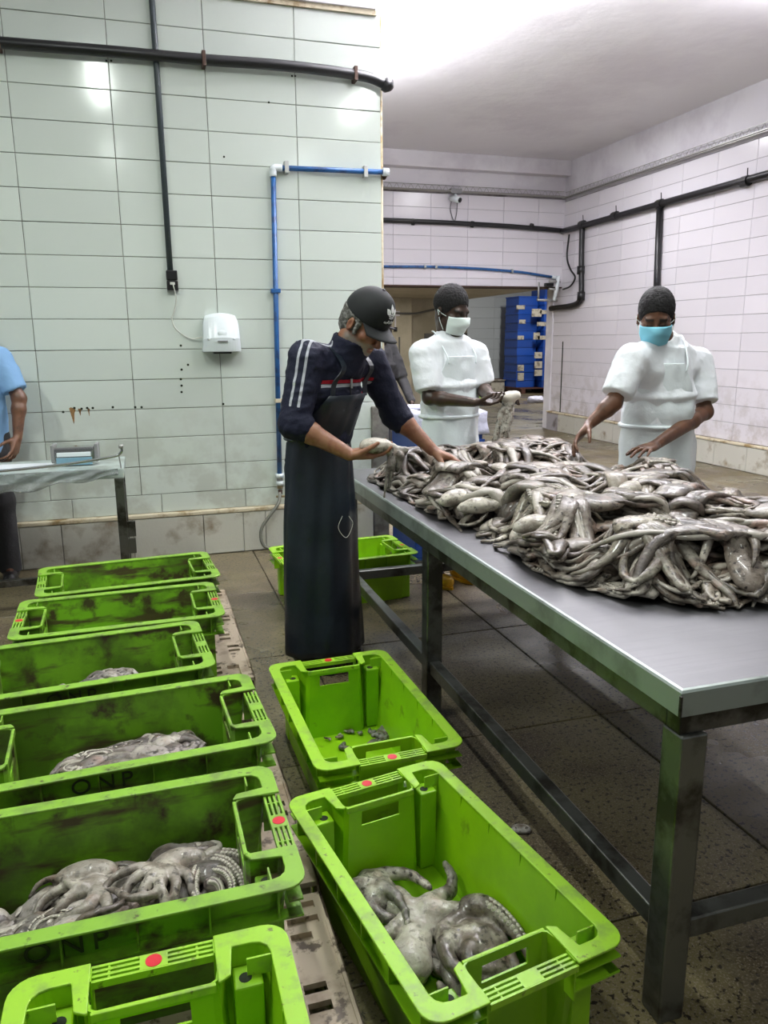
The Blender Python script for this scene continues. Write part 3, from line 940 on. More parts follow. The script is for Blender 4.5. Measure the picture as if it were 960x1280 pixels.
MB().box((-0.17, -0.03, 0.06), (-0.03, 0.03, 0.11)).build('lever', MT['black_pl'], vp, bevel=0.004)


def wire_tray(name, label, L, axis, origin):
    t = thing(name, label, 'cable tray', origin)
    ax = V(*axis)
    n = int(L / 0.11)
    rails = MB()
    for dz, dy in ((0, 0), (0.085, 0), (0, 0.06)):
        off = V(0, -dy, dz) if abs(ax[0]) > 0.5 else V(-dy, 0, dz)
        rails.tube([off, off + ax * L], 0.005 if dz else 0.009, 5)
    rails.build('rail', MT['galv'], t)
    w = MB()
    for k in range(n):
        a = ax * (k * 0.11)
        c = ax * (k * 0.11 + 0.055)
        e = ax * (k * 0.11 + 0.11)
        w.tube([a, c + V(0, 0, 0.085)], 0.0032, 4).tube([c + V(0, 0, 0.085), e], 0.0032, 4)
    w.build('wire_mesh', MT['galv'], t)
    b = MB().tube([V(0, 0, 0.01) + ax * 0.02, V(0, 0, 0.012) + ax * L], 0.012, 6)
    b.build('cable_run', MT['rust'], t)
    return t


wire_tray('cable_tray', 'thin wire cable tray high on the tiled wall above the passage', 4.9, (1, 0, 0), (1.6, YB - 0.05, 3.65))
wire_tray('cable_tray', 'thin wire cable tray high along the long right wall', 8.0, (0, 1, 0), (XR - 0.05, 3.4, 3.63))
cc = thing('security_camera', 'small white security camera hanging from the cable tray', 'camera', (4.66, YB - 0.08, 3.60))
MB().box((-0.09, -0.04, 0.02), (0.09, 0.05, 0.09)).build('bracket', MT['grey_pl'], cc, bevel=0.005)
MB().tube([(0, 0.0, 0.02), (0, -0.02, -0.06)], 0.02, 8).build('arm', MT['white_pl'], cc, smooth=True)
MB().tube([(-0.06, 0.03, -0.04), (0.02, -0.11, -0.085)], 0.045, 12).build('body', MT['white_pl'], cc, smooth=True)
MB().tube([(0.02, -0.11, -0.085), (0.027, -0.123, -0.09)], 0.034, 12).build('lens', MT['black_pl'], cc, smooth=True)
tag(MB().tube(smooth_path([(4.61, YB - 0.05, 3.54), (4.60, YB - 0.03, 3.4), (4.66, YB - 0.03, 3.24), (4.70, YB - 0.03, 3.35), (4.70, YB - 0.05, 3.52)], 20), 0.006, 5).build('camera_cable', MT['black_pl'], smooth=True),
    'thin dark cable looping below the security camera', 'cable')
tag(MB().tube(smooth_path([(4.1, 15.0, 2.05), (5.1, 14.86, 2.0), (5.6, 15.15, 2.06), (6.48, 15.15, 2.25)], 20), 0.022, 6).build('beige_cable', MT['greydado'], smooth=True),
    'dark cable rising across the beige wall of the passage', 'cable')
sb = thing('switch_box', 'small switch box with a dark plug on the beige passage pier', 'switch', (4.83, 14.9, 1.95))
MB().box((-0.09, -0.03, 0.0), (0.09, 0.0, 0.1)).build('plate', MT['plaster'], sb, bevel=0.004)
MB().box((-0.015, -0.02, -0.22), (0.015, 0.0, 0.0)).build('tail', MT['plaster'], sb)
MB().box((-0.035, -0.04, -0.29), (0.035, 0.0, -0.21)).build('plug', MT['black_pl'], sb, bevel=0.006)
# ------------------------------------------------------------------ green fish crates
CL, CW, CH = 0.80, 0.475, 0.285


def crate_outline(sx, sy, rec, half):
    """Right end then left end: rounded rectangle whose short ends step in around the handle bay."""
    r = 0.035
    pts = []
    for (ex, ey, a0) in ((1, 1, 0), (-1, 1, 90), (-1, -1, 180), (1, -1, 270)):
        cx, cy = ex * (sx - r), ey * (sy - r)
        arc = [(cx + r * math.cos(math.radians(a0 + t)), cy + r * math.sin(math.radians(a0 + t))) for t in (0, 22, 45, 68, 90)]
        bay = [(ex * (sx - rec), ey * (half - 0.012)), (ex * (sx - rec + 0.008), ey * half), (ex * (sx - 0.006), ey * (half + 0.012)), (ex * sx, ey * (half + 0.022))]
        if (ex, ey) in ((1, 1), (-1, -1)):
            pts += bay + arc
        else:
            pts += arc + bay[::-1]
    return pts


def make_crate(label, body, rim, lettered=True, stickers=True):
    t = thing('fish_crate', label, 'crate', (0, 0, 0), 0, 'green fish crates')
    half, rec = 0.105, 0.075
    lx, ly = CL / 2 - 0.034, CW / 2 - 0.034
    top = crate_outline(lx, ly, rec, half)
    bot = crate_outline(lx - 0.035, ly - 0.030, rec - 0.035, half + 0.012)
    n = len(top)
    levels = [0.004, 0.216, 0.258, CH - 0.004]
    v, f = [], []
    for z in levels:
        w = z / CH
        v += [(bot[i][0] * (1 - w) + top[i][0] * w, bot[i][1] * (1 - w) + top[i][1] * w, z) for i in range(n)]
    # split the bay panels so that the handle is a real opening
    for li in range(3):
        for i in range(n):
            j = (i + 1) % n
            a, b_, c, d = li * n + i, li * n + j, (li + 1) * n + j, (li + 1) * n + i
            xa, xb = v[a], v[b_]
            if abs(xa[1]) < half and abs(xb[1]) < half and abs(xa[1] - xb[1]) > 0.1:
                # bay panel: three columns, the middle one open at handle height
                cols = []
                for s_ in (0.0, 0.2, 0.8, 1.0):
                    lo = [v[a][q] * (1 - s_) + v[b_][q] * s_ for q in range(3)]
                    hi = [v[d][q] * (1 - s_) + v[c][q] * s_ for q in range(3)]
                    v += [tuple(lo), tuple(hi)]
                    cols.append((len(v) - 2, len(v) - 1))
                for q in range(3):
                    if li == 1 and q == 1:
                        continue
                    f.append((cols[q][0], cols[q + 1][0], cols[q + 1][1], cols[q][1]))
            else:
                f.append((a, b_, c, d))
    f.append(tuple(range(n))[::-1])
    me = mesh('shell', v, f)
    bmm = bmesh.new()
    bmm.from_mesh(me)
    bmesh.ops.remove_doubles(bmm, verts=bmm.verts, dist=1e-5)
    bmesh.ops.recalc_face_normals(bmm, faces=bmm.faces)
    bmm.to_mesh(me)
    bmm.free()
    o = link('shell', me, body, t)
    so = o.modifiers.new('wall', 'SOLIDIFY')
    so.thickness = 0.005
    so.offset = 1
    # rim: two C shaped flanges, one along each long side, turning in at the handle bays
    for ey in (1, -1):
        out = []
        r = 0.045
        ox, oy = CL / 2, CW / 2
        for (ex, a0) in ((1, 0), (-1, 90)):
            cx, cy = ex * (ox - r), oy - r
            out += [(cx + r * math.cos(math.radians(a0 + q)), cy + r * math.sin(math.radians(a0 + q))) for q in (0, 18, 36, 54, 72, 90)]
        inn = []
        ri = 0.03
        ix, iy = lx - 0.003, ly - 0.003
        rx = ix - rec
        side = [(-ox, half), (-rx - 0.002, half), (-rx - 0.002, half + 0.004), (-rx - 0.012, half + 0.022), (-ix, half + 0.030)]
        inn += side
        for (ex, a0) in ((-1, 180), (1, 90)):
            cx, cy = ex * (ix - ri), iy - ri
            inn += [(cx + ri * math.cos(math.radians(a0 - q)), cy + ri * math.sin(math.radians(a0 - q))) for q in (0, 30, 60, 90)]
        inn += [(-x, y) for x, y in side[::-1]]
        pts = out + inn
        if ey < 0:
            pts = [(x, -y) for x, y in pts][::-1]
        b = MB().prism(pts, CH - 0.006, CH)
        b.build('rim', rim, t, bevel=0.002, seg=2)
        # lower ledge under the rim, and its lip
        yl = ey * (ly - 0.004)
        b = MB().box((-CL / 2 + 0.012, min(yl, ey * (oy - 0.012)), CH - 0.082), (CL / 2 - 0.012, max(yl, ey * (oy - 0.012)), CH - 0.077))
        b.build('ledge', body, t)
        for ex in (1, -1):
            x0, x1 = sorted((ex * (lx - 0.006), ex * (ox - 0.01)))
            y0, y1 = sorted((ey * half, ey * (oy - 0.012)))
            MB().box((x0, y0, CH - 0.082), (x1, y1, CH - 0.077)).box((x0, y0, CH - 0.044), (x1, y1, CH - 0.040)).build('end_ledge', body, t)
            # fins closing the end boxes
            MB().box((x0, ey * half - 0.002, CH - 0.10), (x1, ey * half + 0.002, CH - 0.003)).build('rib', body, t)
            # corner post with a peg hole, and its little fin
            px, py = ex * (lx - 0.036), ey * (ly - 0.046)
            pw = 0.026
            pb = MB()
            pb.prism([(px - pw, py - pw), (px + pw, py - pw), (px + pw, py + pw), (px - pw, py + pw)], 0.006, CH - 0.038)
            pb.build('corner_post', body, t, bevel=0.004)
            MB().disc((px - ex * 0.004, py - ey * 0.004, CH - 0.0385), 0.0115, (0, 0, 1), 14, 0.0012).build('peg_hole', MT['hole'], t)
            MB().box((px - 0.002, min(py, py + ey * 0.045), CH - 0.04), (px + 0.002, max(py, py + ey * 0.045), CH - 0.004)).build('fin', rim, t)
        # vertical ribs between rim and ledge
        for k in range(6):
            x = -0.34 + 0.136 * k
            MB().box((x - 0.002, min(yl, ey * (oy - 0.014)), CH - 0.078), (x + 0.002, max(yl, ey * (oy - 0.014)), CH - 0.004)).build('rib', body, t)
    for ex in (1, -1):
        # slotted bridge over the handle bay, with a red sticker
        xo = ex * (CL / 2 - 0.003)
        xi = ex * (CL / 2 - 0.036)
        b = MB()
        for q in np.linspace(xi, xo, 4):
            b.box((q - 0.0028, -half, CH - 0.022), (q + 0.0028, half, CH - 0.008))
        b.box((min(xi, xo), -0.024, CH - 0.016), (max(xi, xo), 0.024, CH - 0.0075))
        for y in (-0.075, 0.075):
            b.box((min(xi, xo), y - 0.002, CH - 0.016), (max(xi, xo), y + 0.002, CH - 0.009))
        b.build('slotted_bridge', rim, t)
        if stickers:
            MB().disc((ex * (CL / 2 - 0.0195), 0, CH - 0.0078), 0.0145, (0, 0, 1), 18, 0.0012).build('sticker', MT['sticker'], t)
        # double bar along the top of the inner handle panel
        xp = ex * (lx - rec)
        MB().box((xp - 0.004, -half + 0.004, CH - 0.020), (xp + 0.004, half - 0.004, CH - 0.003)).build('handle_bar', rim, t, bevel=0.002)
    if lettered:
        for ey in (-1,):
            c = bpy.data.curves.new('lettering', 'FONT')
            c.body = 'ONP'
            c.size = 0.062
            c.extrude = 0.0008
            c.align_x = 'CENTER'
            c.space_character = 1.35
            tmp = bpy.data.objects.new('tmp', c)
            COL.objects.link(tmp)
            bpy.context.view_layer.update()
            me = bpy.data.meshes.new_from_object(tmp)
            bpy.data.objects.remove(tmp)
            o = link('lettering', me, MT['grime'], t)
            me.materials.clear()
            me.materials.append(MT['grime'])
            o.rotation_euler = (math.radians(90 + 6), 0, 0)
            o.location = (-0.06, -(ly + 0.0035), CH - 0.066)
    return t


DIRTY, CLEAN, RIM = MT['crate_dirty'], MT['crate'], MT['crate_rim_dirty']
Z_P = 0.15
proto_d = make_crate('grimy empty green crate farthest along the pallets, beside the steel side table', DIRTY, RIM)
proto_c = make_crate('tmp', CLEAN, MT['crate_rim'], lettered=False)


def put_crate(proto, x, y, z, deg, label, first=False):
    o = proto if first else dup(proto)
    o.location = (x, y, z)
    o.rotation_euler = (0, 0, math.radians(deg))
    o['label'] = label
    return o


put_crate(proto_d, -0.13, 3.715, Z_P, 4, 'grimy empty green crate, farthest one on the pallets, nearest the steel side table', True)
put_crate(proto_d, -0.155, 3.195, Z_P, 1.5, 'grimy empty green crate, second farthest on the pallets')
c3 = put_crate(proto_d, -0.245, 2.69, Z_P, 4, 'grimy green crate pushed further left than its row, a few octopuses in its bottom')
c4 = put_crate(proto_d, -0.125, 2.14, Z_P, 3, 'grimy green crate with a purplish octopus heap, black letters on its front')
c5 = put_crate(proto_d, -0.155, 1.572, Z_P, 0.5, 'grimy green crate with a big octopus heap and suckers showing')
put_crate(proto_c, -0.055, 0.855, Z_P, 90, 'bright green crate seen end on at the bottom edge, red sticker on its handle bridge', True)
put_crate(proto_c, -0.565, 0.83, Z_P, 90, 'green crate of which only a corner shows at the bottom left edge')
cf = put_crate(proto_c, 0.583, 1.515, 0, 99, 'bright green crate on the floor holding whole octopuses, nearest the table leg')
c2 = put_crate(proto_c, 0.625, 2.385, 0, 91.5, 'bright green floor crate with only scraps in it, before the man in the apron')
put_crate(proto_c, 1.06, 4.30, 0, 4, 'empty green crate on the floor behind the long apron')



def drop_sticker(crate, end):
    for ch in list(crate.children):
        if ch.name.startswith('sticker') and sum(v.co.x for v in ch.data.vertices) * end > 0:
            bpy.data.objects.remove(ch)


drop_sticker(cf, -1)
for c_ in (c3, c4, proto_d):
    drop_sticker(c_, 1)
    drop_sticker(c_, -1)

# beige plastic pallets
def make_pallet(label):
    t = thing('pallet', label, 'pallet', (0, 0, 0), 0, 'beige pallets under the crates')
    W, D, zt = 1.0, 1.2, Z_P
    nx, ny = 40, 48
    holes = set()
    for j in range(ny):
        band = (j % 16)
        for i in range(nx):
            if 12 <= band <= 15 and (i % 4 in (1, 2)) and band in (12, 14) and (i // 4) % 3 != 1:
                holes.add((i, j))
            if band in (2, 4) and i in (2, 3, 36, 37):
                holes.add((i, j))
            if j in (1, 3, 5, 42, 44, 46) and i in (33, 34, 36, 37):
                holes.add((i, j))
    v = [(-W / 2 + W * i / nx, -D / 2 + D * j / ny, zt) for j in range(ny + 1) for i in range(nx + 1)]
    f = []
    for j in range(ny):
        for i in range(nx):
            if (i, j) not in holes:
                a = j * (nx + 1) + i
                f.append((a, a + 1, a + nx + 2, a + nx + 1))
    o = link('deck', mesh('deck', v, f), MT['pallet'], t)
    s = o.modifiers.new('thickness', 'SOLIDIFY')
    s.thickness = 0.014
    s.offset = -1
    for x in (-0.42, 0, 0.42):
        MB().box((x - 0.05, -D / 2, 0), (x + 0.05, D / 2, 0.02)).build('runner', MT['pallet'], t, bevel=0.004)
        for y in (-0.52, 0, 0.52):
            MB().box((x - 0.06, y - 0.07, 0.02), (x + 0.06, y + 0.07, zt - 0.014)).build('block', MT['pallet'], t, bevel=0.006)
    for y in (-0.31, 0.31):
        MB().box((W / 2 - 0.012, y - 0.19, zt), (W / 2 - 0.004, y + 0.19, zt + 0.004)).build('edge_lip', MT['pallet'], t)
    MB().box((W / 2 - 0.006, -D / 2, zt - 0.05), (W / 2, D / 2, zt)).build('skirt', MT['pallet'], t)
    MB().box((-W / 2, -D / 2, zt - 0.05), (-W / 2 + 0.006, D / 2, zt)).build('skirt', MT['pallet'], t)
    return t


pa = make_pallet('beige plastic pallet under the farthest green crates')
pa.location = (-0.145, 3.58, 0)
pb_ = dup(pa)
pb_.location = (-0.16, 2.30, 0)
pb_['label'] = 'beige plastic pallet under the middle green crates, hidden but for its edge'
pc_ = dup(pa)
pc_.location = (-0.165, 1.06, 0)
pc_['label'] = 'beige plastic pallet showing its edge beside the nearest green crates'

# ------------------------------------------------------------------ the steel sorting table
TX0, TX1, TY0, TY1, TZ = 0.985, 2.37, 1.19, 4.04, 0.81
tb = thing('sorting_table', 'long stainless steel table heaped with octopus', 'table', (TX0, TY0, 0))
W, D = TX1 - TX0, TY1 - TY0
prof = [(0, TZ - 0.058), (0, TZ - 0.006), (0.004, TZ - 0.0015), (0.010, TZ)]
b = MB()
rings = []
for ins, z in [(0.006, TZ - 0.060)] + prof:
    c = 0.006
    r_ = [(ins, ins, z), (W - ins, ins, z), (W - ins, D - ins, z), (ins, D - ins, z)]
    rings.append(r_)
v = [p for r_ in rings for p in r_]
f = []
for i in range(len(rings) - 1):
    for k in range(4):
        f.append((i * 4 + k, i * 4 + (k + 1) % 4, (i + 1) * 4 + (k + 1) % 4, (i + 1) * 4 + k))
side = mesh('fascia', v, f)
link('fascia', side, MT['steel_edge'], tb)
gx, gy = 24, 46
v = [(0.010 + (W - 0.02) * i / gx, 0.010 + (D - 0.02) * j / gy, 0) for j in range(gy + 1) for i in range(gx + 1)]
P = np.array(v)
edge = np.minimum(np.minimum(P[:, 0], W - P[:, 0]), np.minimum(P[:, 1], D - P[:, 1]))
P[:, 2] = TZ + 0.0022 * vnoise(P, 2.2, 3) * np.clip(edge / 0.15, 0, 1)
q = [(j * (gx + 1) + i, j * (gx + 1) + i + 1, (j + 1) * (gx + 1) + i + 1, (j + 1) * (gx + 1) + i) for j in range(gy) for i in range(gx)]
link('table_top', quad_mesh('table_top', P, q), MT['steel'], tb, smooth=True)
# weld bead on the near corner
MB().tube([(-0.001, -0.001, TZ - 0.055), (-0.0015, -0.0015, TZ - 0.01)], 0.004, 6).build('weld', MT['steel_dark'], tb)
for (a, c) in [((0.012, 0.012), (W - 0.012, 0.055)), ((0.012, D - 0.055), (W - 0.012, D - 0.012)), ((0.012, 0.055), (0.055, D - 0.055)), ((W - 0.055, 0.055), (W - 0.012, D - 0.055))]:
    MB().box((*a, TZ - 0.105), (*c, TZ - 0.058)).build('under_rail', MT['steel_dark'], tb, bevel=0.003)
for y in (0.002, 1.495, D - 0.095):
    for x in (0.012, W - 0.077):
        MB().box((x, y, 0), (x + 0.065, y + 0.065, TZ - 0.105)).build('leg', MT['steel_bar'], tb, bevel=0.005)
zst = 0.20
for x in (0.022, W - 0.067):
    for y0, y1 in ((0.067, 1.495), (1.56, D - 0.095)):
        MB().box((x, y0, zst), (x + 0.045, y1, zst + 0.05)).build('stretcher', MT['steel_bar'], tb, bevel=0.004)
for y in (0.012, D - 0.085):
    MB().box((0.077, y, zst), (W - 0.077, y + 0.045, zst + 0.05)).build('stretcher', MT['steel_bar'], tb, bevel=0.004)

# ------------------------------------------------------------------ side table by the near wall
st = thing('side_table', 'steel side table wrapped in clear plastic by the left wall', 'table', (-0.14, 4.56, 0))
MB().box((-1.5, 0, 0.745), (0, 0.5, 0.80)).build('table_top', MT['table_cover'], st, bevel=0.004)
MB().box((-0.055, 0.0, 0), (-0.005, 0.05, 0.745)).build('leg', MT['steel_dark'], st, bevel=0.004)
MB().box((-0.05, 0.44, 0), (-0.01, 0.48, 0.745)).build('leg', MT['steel_dark'], st, bevel=0.004)
MB().box((-1.48, 0.44, 0), (-1.44, 0.48, 0.745)).build('leg', MT['steel_dark'], st, bevel=0.004)
MB().box((-1.48, 0.0, 0), (-1.44, 0.05, 0.745)).build('leg', MT['steel_dark'], st, bevel=0.004)
MB().box((-1.44, 0.01, 0.16), (-0.05, 0.045, 0.20)).build('stretcher', MT['steel_dark'], st, bevel=0.003)
MB().box((-0.006, 0.005, 0.30), (0.035, 0.02, 0.39)).build('bracket', MT['steel_dark'], st, bevel=0.002)
MB().box((-0.006, 0.005, 0.40), (0.04, 0.02, 0.49)).build('bracket', MT['steel_dark'], st, bevel=0.002)
# hanging film
nx, nz = 60, 8
v = []
for j in range(nz + 1):
    for i in range(nx + 1):
        x = -1.45 + 1.42 * i / nx
        drop = 0.045 + 0.075 * min(1, max(0, (-x - 0.1) / 0.6)) + 0.012 * math.sin(x * 23)
        z = 0.803 - drop * j / nz
        v.append((x, -0.006 - 0.012 * j / nz + 0.007 * math.sin(x * 31 + j), z))
q = [(j * (nx + 1) + i, (j + 1) * (nx + 1) + i, (j + 1) * (nx + 1) + i + 1, j * (nx + 1) + i + 1) for j in range(nz) for i in range(nx)]
o = link('plastic_film', quad_mesh('film', np.array(v), q), MT['film'], st, smooth=True)
so_ = o.modifiers.new('thickness', 'SOLIDIFY')
so_.thickness = 0.0012

rod = smooth_path([(-1.1, 4.55, 0.815), (-0.75, 4.56, 0.822), (-0.45, 4.57, 0.838), (-0.24, 4.57, 0.862), (-0.175, 4.57, 0.872), (-0.155, 4.57, 0.882), (-0.143, 4.57, 0.90), (-0.145, 4.57, 0.925)], 40)
rt = thing('hooked_rod', 'thin steel rod with a bent end lying along the side table edge', 'rod', (-0.6, 4.56, 0.80))
MB().tube(rod - V(-0.6, 4.56, 0.80), 0.008, 8).build('rod', MT['chrome'], rt, smooth=True)
MB().tube([(0.455, 0.01, 0.115), (0.455, 0.01, 0.135)], 0.014, 8).build('knob', MT['galv'], rt, smooth=True)
MB().tube([(0.44, 0.01, 0.075), (0.447, 0.01, 0.0)], 0.004, 6).build('support_wire', MT['galv'], rt)

db = thing('steel_dispenser', 'polished steel dispenser box lying on the side table', 'dispenser', (-0.40, 4.80, 0.80), math.radians(-4))
MB().box((-0.125, -0.05, 0.0), (0.105, 0.05, 0.11)).build('case', MT['chrome'], db, bevel=0.012, seg=3)
MB().box((-0.105, -0.056, 0.006), (0.09, -0.048, 0.05)).build('front_panel', MT['bluepanel'], db, bevel=0.002)
MB().box((-0.10, -0.058, 0.056), (0.085, -0.05, 0.08)).build('bright_strip', MT['white_pl'], db, bevel=0.002)
for x in (-0.132, 0.104):
    MB().box((x, -0.054, 0.02), (x + 0.02, 0.054, 0.125)).build('end_plate', MT['grey_pl'], db, bevel=0.006)
ps = thing('paper_sheet', 'white sheets of paper on the side table', 'paper', (-0.74, 4.80, 0.80))
for k, (dx, dy, a) in enumerate([(0, 0, 0.06), (0.05, 0.02, -0.1), (-0.14, -0.02, 0.02)]):
    o = MB().box((-0.15, -0.105, 0.0015 * k), (0.15, 0.105, 0.0015 * k + 0.0012)).build('sheet', MT['paper'], ps, (dx, dy, 0), a)

# ------------------------------------------------------------------ store room: stacks of blue crates, pallets
def blue_crate_proto():
    t = thing('blue_crate', 'blue plastic crate', 'crate', (0, 0, 0), 0, 'blue crates stacked in the store room')
    w, d, h = 0.29, 0.40, 0.225
    b = MB()
    b.box((-w, -d, 0), (w, d, 0.012))
    b.box((-w, -d, 0.012), (w, -d + 0.012, h)).box((-w, d - 0.012, 0.012), (w, d, h))
    b.box((-w, -d + 0.012, 0.012), (-w + 0.012, d - 0.012, h)).box((w - 0.012, -d + 0.012, 0.012), (w, d - 0.012, h))
    b.build('shell', MT['blue_crate'], t)
    b = MB()
    b.box((-w - 0.012, -d - 0.014, h - 0.03), (w + 0.012, -d, h)).box((-w - 0.012, d, h - 0.03), (w + 0.012, d + 0.014, h))
    b.box((-w - 0.014, -d, h - 0.03), (-w, d, h)).box((w, -d, h - 0.03), (w + 0.014, d, h))
    b.build('rim', MT['blue_crate'], t)
    return t


bcp = blue_crate_proto()
first = True
LAB = 'blue plastic crate in the tall stacks of the store room'
for (cx, cy, n, z0) in ((10.34, 20.35, 11, 0.16), (10.98, 20.05, 12, 0.16), (11.62, 20.05, 12, 0.16)):
    for k in range(n):
        o = bcp if first else dup(bcp)
        first = False
        o.location = (cx + rng.uniform(-.012, .012), cy, z0 + k * 0.226)
        o['label'] = {11: 'blue plastic crate in the lower stack at the left of the store room'}.get(n, LAB) if cx < 11.3 else 'blue plastic crate in the stack hidden behind the corner strip'
for (px, py, w, h, Y) in [(651, 384, 12, 5, 19.93), (671, 391, 14, 10, 19.631), (683, 390, 18, 5, 19.631), (653, 402, 9, 5, 19.93), (680, 405, 20, 5, 19.631),
                          (651, 422, 9, 5, 19.93), (671, 420, 9, 9, 19.631), (681, 422, 20, 5, 19.631), (673, 444, 11, 8, 19.631), (685, 448, 9, 7, 19.631), (673, 456, 11, 9, 19.631),
                          (685, 462, 9, 9, 19.631), (673, 466, 11, 8, 19.631), (651, 460, 9, 8, 19.93), (651, 471, 9, 10, 19.93)]:
    p = at(px, py, Y)
    s_ = Y * 1.03 / 965
    o = MB().box((-w * s_ / 2, 0, -h * s_ / 2), (w * s_ / 2, 0.019, h * s_ / 2)).build('paper_label', MT['label'], None, p)
    tag(o, 'dusty paper label stuck on the blue crate stack', 'label', 'paper labels on the blue crates')
tp_ = thing('wooden_pallet', 'dark pallet carrying the stacks of blue crates', 'pallet', (10.95, 20.1, 0))
for k in range(6):
    MB().box((-0.95, -0.5 + k * 0.17, 0.13), (1.05, -0.37 + k * 0.17, 0.155)).build('plank', MT['redbrown'], tp_)
for x in (-0.85, 0.0, 0.9):
    MB().box((x - 0.06, -0.5, 0), (x + 0.06, 0.5, 0.13)).build('block', MT['redbrown'], tp_)
kb = MB().box((8.4, 20.9, 0), (10.1, 21.05, 0.36)).build('trim_4', MT['redbrown'])
struct(kb)
bx = thing('carton', 'small open cardboard carton on the kerb of the store room', 'carton', (9.85, 20.75, 0.0))
MB().box((-0.26, -0.14, 0), (0.16, 0.14, 0.34)).build('box', MT['label'], bx, bevel=0.01)
MB().box((-0.26, -0.20, 0.33), (0.16, -0.14, 0.345)).build('flap', MT['label'], bx)
sdf = SDF((8.3, 16.5, -0.02), (9.1, 17.3, 0.35), 0.02)
p0 = on_z(674, 503, 0.0)
sdf = SDF(p0 + V(-.4, -.3, -.02), p0 + V(.4, .3, .3), 0.02)
for k in range(7):
    sdf.ell(p0 + V(rng.uniform(-.22, .22), rng.uniform(-.1, .1), 0.06), (rng.uniform(.08, .14), .08, rng.uniform(.04, .09)), k=0.03)
sdf.half(p0, (0, 0, -1))
vq = sdf.surface(1)
vq = (wrinkle(vq[0], vq[1], 0.02, 9, 4), vq[1])
bagt = thing('plastic_bag', 'crumpled clear plastic bag on the floor of the passage', 'bag', tuple(p0))
soft('bag', vq, MT['liner'], bagt, p0)

# blue tub with a white liner behind the man in white
tu = thing('lined_tub', 'blue plastic tub lined with white plastic beside the left worker in white', 'tub', (1.96, 5.12, 0))
w, d, h = 0.24, 0.27, 1.0
b = MB()
for (a, c) in (((-w, -d, 0), (w, d, 0.02)), ((-w, -d, 0.02), (w, -d + 0.02, h)), ((-w, d - 0.02, 0.02), (w, d, h)), ((-w, -d + .02, 0.02), (-w + 0.02, d - .02, h)), ((w - 0.02, -d + .02, 0.02), (w, d - .02, h))):
    b.box(a, c)
b.build('shell', MT['blue_crate'], tu, bevel=0.006)
for z in (0.30, 0.62, 0.80):
    MB().box((-w - 0.012, -d - 0.012, z), (w + 0.012, -d, z + 0.03)).build('rib', MT['blue_crate'], tu)
nx, nz = 40, 8
v = []
for j in range(nz + 1):
    for i in range(nx + 1):
        a = 2 * math.pi * i / nx
        t = j / nz
        ca, sa = math.cos(a), math.sin(a)
        m_ = max(abs(ca) , abs(sa))
        e = 0.03 * math.sin(t * math.pi * 0.5) + 0.006 * math.sin(a * 9 + j)
        v.append(((w + e - 0.05 * (1 - t) * (t < 0.3)) * ca / m_, (d + e - 0.05 * (1 - t) * (t < 0.3)) * sa / m_, h + 0.035 * (1 - abs(t - 0.25) / 0.25 if t < .5 else -(t - 0.5) * (6.5 + 1.2 * math.sin(a * 5)))))
q = [(j * (nx + 1) + i, j * (nx + 1) + i + 1, (j + 1) * (nx + 1) + i + 1, (j + 1) * (nx + 1) + i) for j in range(nz) for i in range(nx)]
o = link('liner', quad_mesh('liner', np.array(v), q), MT['liner'], tu, smooth=True)
o.modifiers.new('thickness', 'SOLIDIFY').thickness = 0.002

# green crates stacked behind the left worker
for k in range(4):
    o = put_crate(proto_c, 3.42, 8.4, k * 0.288, 90, 'green crate in the hidden stack behind the left worker in white')
# ------------------------------------------------------------------ people
def basis(fwd, upish=(0, 0, 1)):
    """Rows: right-hand side of the person, forward, up."""
    f = unit(fwd)
    r = unit(np.cross(f, upish))
    u = np.cross(r, f)
    return np.stack([r, f, u])


class Rig:
    def __init__(s, base, h=0.0045, pad=0.75, top=1.95):
        s.base = V(*base)
        s.lo = s.base + V(-pad, -pad, -0.01)
        s.hi = s.base + V(pad, pad, top)
        s.h = h

    def field(s, h=None, pts=None, pad=0.12):
        if pts is None:
            return SDF(s.lo, s.hi, h or s.h)
        p = np.array(pts)
        return SDF(p.min(0) - pad, p.max(0) + pad, h or s.h)


